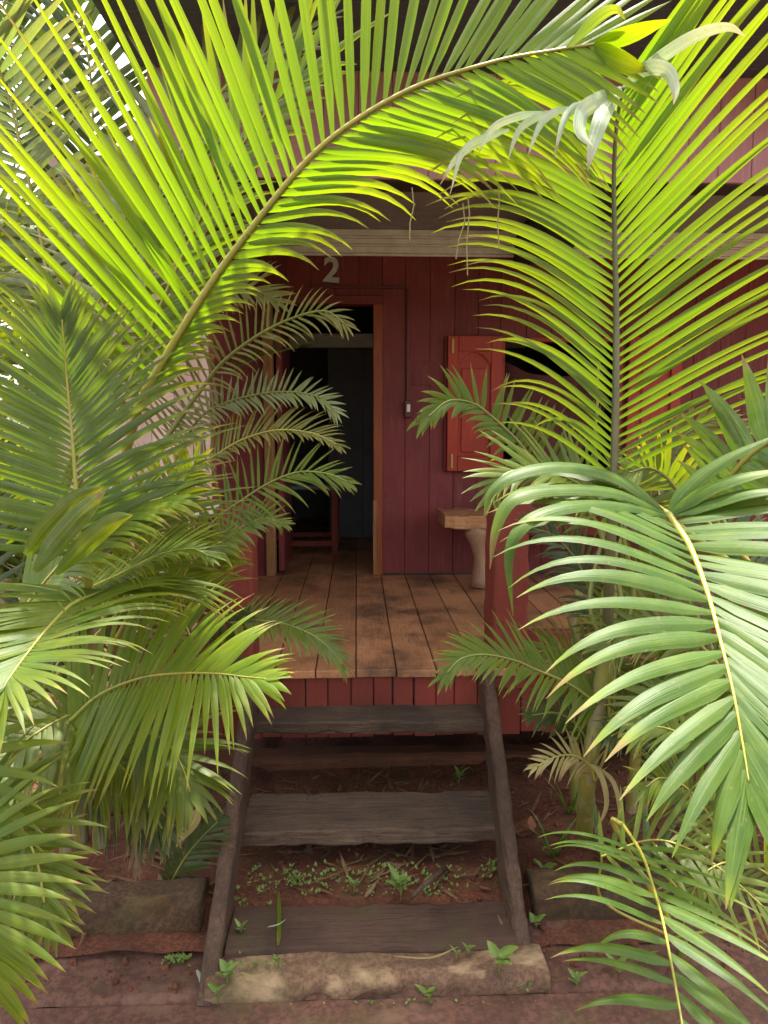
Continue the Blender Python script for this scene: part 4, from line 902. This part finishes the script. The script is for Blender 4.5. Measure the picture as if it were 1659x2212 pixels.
frond(pg, [(1640, 1640, 2.3), (1580, 1560, 2.3), (1500, 1510, 2.28), (1420, 1510, 2.25), (1360, 1550, 2.2)], nrm=(.1, -.75, .6), n=28, L=(.22, .22), W=.018, ang=([(0, 65), (1, 25)],)*2, droop=(.9, .6), mat='mid', seed=147)
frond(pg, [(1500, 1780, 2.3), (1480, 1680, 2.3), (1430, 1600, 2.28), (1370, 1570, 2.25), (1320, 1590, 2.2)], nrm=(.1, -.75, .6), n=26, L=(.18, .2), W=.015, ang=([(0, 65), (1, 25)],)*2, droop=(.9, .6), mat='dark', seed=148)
for i, (bx, by, bz, az, el, ln, mt) in enumerate(((1.6, 2.3, 1.1, 20, 60, 1.2, 'mid'), (1.6, 2.32, 1.1, 80, 60, 1.1, 'mid'), (1.3, 2.46, .7, 110, 60, 1.0, 'dark'), (1.6, 2.3, .9, 320, 35, .9, 'mid'), (1.42, 2.25, .7, 50, 55, 1.0, 'mid'))):
    free_frond(pg, (bx, by, bz), az, el, ln, mt, seed=160+i, L=.30, W=.022)

# ---- lower right corner: sparse leaf near the camera
ph = palm('areca_palm', 'sparse young palm in the lower right corner with one glossy leaf over the path', 1.0, 2.08, z=.03)
cane(ph, [(1.0, 2.08, 0), (.98, 2.05, .1), (.93, 2.0, .16)], .014, .011)
frond(ph, [(1345, 1780, 1.95), (1385, 1842, 1.80), (1410, 1912, 1.66), (1432, 1990, 1.54), (1450, 2080, 1.44), (1465, 2162, 1.36), (1478, 2240, 1.3), (1490, 2330, 1.25)], nrm=(-.1, -.72, .68), n=13, L=([(0, .26), (.4, .28), (1, .24)], [(0, .23), (.4, .24), (1, .22)]), W=.027,
      ang=([(0, 66), (.4, 50), (1, 38)], [(0, 100), (.3, 94), (.6, 84), (1, 66)]), lift=(10, 16), droop=([(0, .7), (1, .5)], [(0, 1.6), (.5, 1.4), (1, 1.0)]), mat='gloss', seed=151, base=False, rad=(.0048, .002), prof=[(0, 1), (1, 1)], jit=2.5, seg=12, cols=4, t0=.16, tipfan=False)
bare_stalk(ph, [(.93, 2.0, .16), P(1330, 1790, 2.0), P(1345, 1780, 1.95)], .008, .0056)
frond(ph, [(1300, 1850, 2.0), (1400, 1815, 1.96), (1480, 1830, 1.92), (1560, 1880, 1.88), (1650, 1960, 1.84)], nrm=(-.1, -.6, .8), n=14, L=(.2, .22), W=.016, ang=([(0, 60), (1, 35)],)*2, droop=(.5, .7), mat='mid', seed=152, rad=(.005, .002))
frond(ph, [(1680, 1900, 1.9), (1600, 1860, 1.9), (1530, 1880, 1.88), (1490, 1940, 1.86)], n=14, L=(.18, .18), W=.014, ang=([(0, 60), (1, 30)],)*2, droop=(.8, .6), mat='mid', seed=153, rad=(.005, .002))

# ---- dark little leaf by the left stringer, brown dead leaves
pi_ = palm('palm_seedling', 'dark green palm seedling leaning on the left stair stringer', -.66, 2.42, 'palm seedlings')
frond(pi_, [(365, 1915, 2.5), (395, 1860, 2.48), (430, 1815, 2.46), (470, 1775, 2.44)], nrm=(.1, -.8, .5), n=14, L=(.16, .17), W=.017, ang=([(0, 48), (1, 22)],)*2, droop=(.15, .3), mat='dark', stalk='stalk_g', seed=161, rad=(.004, .002))
dl_ = thing('dead_palm_leaf', 'brown withered palm leaf hanging under the left palms', 'dead leaf', tuple(P(290, 1740, 2.3)))
frond(dl_, [(285, 1690, 2.3), (290, 1760, 2.28), (292, 1830, 2.25), (296, 1880, 2.23)], n=12, L=(.08, .08), W=.01, ang=(20, 20), droop=(.6, .6), mat='brown', stalk='stalk_d', seed=171, rad=(.005, .002))
dl_ = thing('dead_palm_leaf', 'curled tan dead leaf sheath beside the left stringer', 'dead leaf', tuple(P(405, 1790, 2.3)))
blade(dl_, [P(428, 1745, 2.32), P(418, 1775, 2.3), P(398, 1800, 2.28), P(380, 1830, 2.26)], .035, mat='dry', fold=.6, name='sheath')
blade(dl_, [P(350, 1790, 2.3), P(362, 1820, 2.3), P(345, 1870, 2.27)], .02, mat='brown', fold=.6, name='sheath')

# ---- background palms and trees on the left, behind the house corner
def background_palm(name, label, x, y, h, n, L, seed, mats=('mid', 'dark', 'grey')):
    pm = palm(name, label, x, y, 'palms behind the left clump', .0); rg = random.Random(seed)
    for j in range(3):
        a = rg.uniform(0, 6.28); cane(pm, [(x+.1*math.cos(a), y+.1*math.sin(a), -.05), (x+.14*math.cos(a), y+.14*math.sin(a), h*.5), (x+.16*math.cos(a), y+.16*math.sin(a), h)], .04, .03)
    for i in range(n):
        free_frond(pm, (x+rg.uniform(-.12, .12), y+rg.uniform(-.12, .12), h*rg.uniform(.55, 1.0)), rg.uniform(0, 360), rg.uniform(30, 78), rg.uniform(1.2, 1.9), rg.choice(mats), 22, L, .035, rg.uniform(.7, 1.3), seed=seed*50+i)
background_palm('background_palm', 'dark bushy palm behind the pale palm at the far left edge', -2.9, 4.4, 1.7, 10, .42, 3)
background_palm('background_palm', 'tall dark palm rising behind the roof corner at the top left', -2.0, 5.4, 2.4, 9, .42, 4)
background_palm('background_palm', 'low spreading palm in the gap beside the pale side wall', -1.75, 3.75, .9, 10, .34, 5)
def tree(label, x, y, h, r, seed, n=900):
    t = thing('background_tree', label, 'tree', (x, y, 0), 'trees beyond the palms'); rg = random.Random(seed)
    mb = MB(); mb.tube(crom([Vector((x, y, -.1)), Vector((x+.1, y, h*.3)), Vector((x, y+.1, h*.6)), Vector((x+.1, y, h*.9))], 4), [.16-.11*i/12 for i in range(13)], 8)
    for i in range(7):
        a = rg.uniform(0, 6.28); z = h*rg.uniform(.3, .7)
        mb.tube([(x, y, z), (x+r*.4*math.cos(a), y+r*.4*math.sin(a), z+r*.3), (x+r*.8*math.cos(a), y+r*.8*math.sin(a), z+r*.5)], [.06, .04, .015], 6)
    mb.build('trunk', M['darkwood'], t, smooth=True)
    cl = [(Vector((x+rg.gauss(0, r*.45), y+rg.gauss(0, r*.45), h*rg.uniform(.25, 1.0))), rg.uniform(.25, .5)*r) for _ in range(26)]
    mb = MB()
    for i in range(n):
        c, cr = rg.choice(cl); d = Vector((rg.gauss(0, 1), rg.gauss(0, 1), rg.gauss(0, 1))).normalized()
        p = c+d*cr*rg.random()**.4
        dd = Vector((rg.gauss(0, 1), rg.gauss(0, 1), rg.gauss(-.4, .7))).normalized()
        leaflet(mb, p, dd, Vector((rg.gauss(0, 1), rg.gauss(0, 1), rg.gauss(0, 1))), rg.uniform(.14, .24), rg.uniform(.07, .11), .3, 3, .2, rg.random())
    mb.build('crown', M['dark'], t, smooth=True)
tree('leafy dark tree beyond the palms at the left edge', -4.8, 7.5, 3.0, 1.5, 5)
tree('leafy tree farther back beside the house corner', -3.0, 9.5, 3.2, 1.6, 6)

# ================================================================== SMALL PLANTS AND LITTER
def seedling(px, py, z, size, n, label, mat='weed', seed=0, wr=.55, up=.8):
    p0 = G(px, py, z); rg = random.Random(seed*7+3)
    t = thing('weed', label, 'weed', tuple(p0), 'weeds around the steps')
    sm = MB(); lf = MB(); top = p0+Vector((rg.uniform(-.1, .1), rg.uniform(-.1, .1), 1))*size*up
    sm.tube([p0-Vector((0, 0, .015)), p0.lerp(top, .5)+Vector((size*.05, 0, 0)), top], .0018+size*.012, 6)
    for i in range(n):
        q = 1-.55*(i/n); p = p0.lerp(top, q); a = i*2.4+rg.uniform(-.4, .4)
        d = Vector((math.cos(a), math.sin(a)*.8-.25, .55+.3*rg.random()))
        leaflet(lf, p, d, d.cross(Vector((0, 0, 1))), size*rg.uniform(.55, .95)*(1-.35*q*(i > 2)), size*wr*rg.uniform(.6, .9), .9, 6, .2, rg.random(), None, 4)
    lf.build('leaves', M[mat], t, smooth=True); sm.build('stem', M['stalk_g'], t, smooth=True)
    return t
W_ = [(1075, 2100, .06, .075, 4, 'big two-leaved weed on the right end of the pale kerb stone', 1, .8),
      (490, 2125, .04, .055, 6, 'weed with round leaves at the foot of the left stringer', 2, .6),
      (470, 2160, .02, .045, 3, 'low weed touching the lower end of the left stringer', 3, .7),
      (925, 2165, .0, .05, 4, 'weed in the crack below the middle of the kerb stone', 4, .55),
      (1115, 2145, .0, .03, 3, 'tiny sprout in the crack at the right end of the kerb stone', 5, .6),
      (865, 1940, .08, .085, 7, 'taller weed on the earth behind the sunken sleeper beside the twig', 6, .5),
      (990, 1690, .09, .06, 7, 'small weed in the dark under the top tread', 7, .5),
      (1157, 2010, .02, .045, 3, 'single bright leaf beside the right stringer', 8, .8),
      (1180, 1905, .06, .07, 6, 'bright lobed weed beside the right kerb stone', 9, .7),
      (1245, 2135, .0, .05, 5, 'low weed on the path slab right of the steps', 10, .5),
      (1335, 2110, .0, .06, 3, 'weed with one upright leaf on the right path slab', 11, .6),
      (600, 2085, .06, .03, 5, 'tiny weed at the front edge of the sunken sleeper', 12, .5),
      (985, 2070, .06, .03, 4, 'tiny weed before the right half of the sunken sleeper', 13, .5),
      (520, 2020, .06, .04, 6, 'weed squeezed between sleeper and left stringer', 14, .5),
      (765, 1925, .08, .04, 6, 'small bluish weed in the middle of the earth step', 15, .5),
      (1010, 2060, .06, .03, 4, 'round-leaved sprout left of the big two-leaved weed', 16, .6),
      (1395, 2090, .0, .05, 4, 'pale weed under the sparse palm leaf', 17, .5)]
for (x, y, z, s, n, lab, sd_, wr) in W_: seedling(x, y, z, s, n, lab, 'weed', sd_, wr)
# countless tiny sprouts and moss on the earth step
rg = random.Random(77); mb = MB()
def sprout(p, s):
    for i in range(rg.randint(2, 4)):
        a = rg.uniform(0, 6.28); d = Vector((math.cos(a), math.sin(a), rg.uniform(.3, 1.0)))
        leaflet(mb, p+Vector((0, 0, s*.5)), d, d.cross(Vector((0, 0, 1))), s*rg.uniform(.8, 1.4), s*rg.uniform(.6, .9), .7, 3, .2, rg.random())
for c, (px, py, sx, sy, n, s) in enumerate(((690, 1895, 120, 26, 90, .010), (560, 1915, 40, 40, 35, .010), (860, 1890, 60, 30, 45, .012), (950, 1905, 60, 40, 50, .011), (1060, 1880, 20, 30, 20, .011), (530, 1990, 14, 60, 40, .009), (385, 2075, 22, 12, 70, .009), (1140, 2120, 14, 16, 30, .009), (560, 2085, 60, 6, 18, .008), (800, 1925, 160, 20, 40, .009), (640, 1900, 20, 14, 60, .008), (870, 2168, 200, 5, 26, .006), (300, 2160, 80, 5, 12, .006))):
    for i in range(n):
        x = px+rg.gauss(0, sx*.6); y = py+rg.gauss(0, sy*.5)
        z = .075 if y < 1940 else (.02 if x < 480 or x > 1110 else .055)
        if y > 2155: z = .0
        sprout(G(x, y, z), s*rg.uniform(.6, 1.3))
tag(mb.build('ground_sprouts', M['weed'], smooth=True), 'tiny green sprouts and moss on the red earth of the steps', 'sprouts', None, 'stuff')
# strap-leaved plants right of the steps
def strap(px, py, z, leaves, label, group='strap-leaved plants beside the right kerb'):
    p0 = G(px, py, z); t = thing('strap_leaf_plant', label, 'plant', tuple(p0), group); rg2 = random.Random(px)
    for (az, el, L, W) in leaves:
        d = Vector((math.cos(R(az))*math.cos(R(el)), math.sin(R(az))*math.cos(R(el)), math.sin(R(el))))
        m_ = MB(); leaflet(m_, p0-d*.01, d, d.cross(Vector((0, 0, 1))), L, W, rg2.uniform(1.3, 2.0), 12, .4, rg2.random(), None, 4)
        m_.build('leaf', M['strap'], t, smooth=True)
strap(1195, 1850, .1, [(190, 60, .2, .022), (240, 50, .2, .022), (300, 65, .22, .022), (150, 70, .2, .02), (20, 60, .2, .02)], 'arching strap-leaved plant right of the stringer below the yellow cane')
strap(1300, 1850, .1, [(200, 65, .3, .024), (250, 55, .26, .024), (330, 60, .3, .026), (100, 70, .3, .024), (10, 55, .28, .024)], 'larger strap-leaved plant to the right of the yellow cane')
strap(1230, 1760, .1, [(180, 70, .26, .02), (220, 60, .24, .02), (270, 60, .22, .02), (320, 75, .26, .022)], 'dark strap-leaved plant close behind the yellow cane')
strap(1400, 1880, .1, [(200, 60, .28, .024), (260, 50, .24, .026), (320, 60, .3, .026), (80, 70, .3, .026), (30, 50, .3, .026)], 'strap-leaved plant under the big grey-green leaf')
# twig, fallen blades, litter
tw = MB(); tw.tube([G(882, 1945, .085), P(920, 1908, 2.42), G(962, 1875, .10)], [.006, .009, .010], 8)
tag(tw.build('twig', M['stringer'], smooth=True), 'short bare twig lying on the earth behind the sunken sleeper', 'twig')
def fallen(pts, W, mat, label, name='fallen_leaflet'):
    c = crom([Vector(q) for q in pts], 5); N = len(c); m_ = MB(); wd = []; nr = []
    for i in range(N):
        T = (c[min(i+1, N-1)]-c[max(0, i-1)]).normalized(); n = Vector((0, -.4, 1)); n = (n-T*n.dot(T)).normalized(); wd.append(T.cross(n)); nr.append(n)
    m_.strip(c, wd, [W*.5*min(1, .4+3*min(i, N-1-i)/N) for i in range(N)], nr, .3, .5, 2)
    return tag(m_.build(name, M[mat], smooth=True), label, 'leaf')
fallen([G(602, 1925, .095), G(603, 1990, .082), G(601, 2042, .079)], .013, 'lime', 'single green blade lying across the sunken sleeper')
fallen([G(578, 2002, .076), G(602, 1996, .086), G(618, 1985, .076)], .004, 'pale_glare', 'thin pale straw crossing the green blade')
fallen([G(850, 2065, .068), G(930, 2068, .075), G(990, 2045, .080)], .005, 'dry', 'dry straw along the front of the sunken sleeper')
fallen([G(425, 2095, .02), G(432, 2110, .022), G(436, 2125, .02)], .012, 'pale_glare', 'small white scrap beside the foot of the left stringer', 'litter_scrap')
fallen([G(1075, 1975, .085), G(1100, 2030, .06), G(1118, 2080, .04)], .010, 'brown', 'reddish dead leaf strip against the right stringer')
fallen([G(520, 2100, .065), G(550, 2108, .07), G(575, 2100, .065)], .006, 'dry', 'pale dry sliver at the left end of the kerb stone')
bk = MB(); c_ = P(1232-30, 1760, 2.5); bk.timber(G(1118, 1795, .10), G(1150, 1780, .14), .06, .045, nseg=10, wob=.010, seed=88, bev=.2, chip=.03)
tag(bk.build('broken_brick', M['brick']), 'broken red brick in the soil beside the right stringer', 'brick')
rg = random.Random(5); mb = MB()
for i in range(520):
    side = rg.choice((-1, 1, 0)); x = rg.uniform(-1.6, -.48) if side < 0 else (rg.uniform(.6, 1.8) if side > 0 else rg.uniform(-.4, .5)); y = rg.uniform(2.28, 3.3)
    a = rg.uniform(0, 6.28); p = Vector((x, y, soilz(x, y)+.008)); d = Vector((math.cos(a), math.sin(a), rg.uniform(-.05, .25)))
    leaflet(mb, p, d, d.cross(Vector((0, 0, 1))), rg.uniform(.03, .16), rg.uniform(.006, .02), .3, 4, .3, rg.random())
tag(mb.build('leaf_litter', M['brown'], smooth=True), 'brown leaf litter scattered over the red earth', 'leaf litter', None, 'stuff')
mb = MB()
for i in range(1500):
    x = rg.uniform(-1.3, 1.7); y = rg.uniform(1.97, 3.2); s = rg.choice((.002, .003, .004, .006, .012))*rg.uniform(.7, 1.2)
    z = soilz(x, y) if y > 2.25 else edgez(x, y)
    mb.box((x-s, y-s*.8, z-s*.4), (x+s, y+s*.8, z+s*.9), s*.4, rot=Matrix.Rotation(rg.uniform(0, 3), 3, Vector((rg.random(), rg.random(), 1)).normalized()))
tag(mb.build('earth_crumbs', M['soil']), 'crumbs of red earth and gravel on the soil', 'gravel', None, 'stuff')
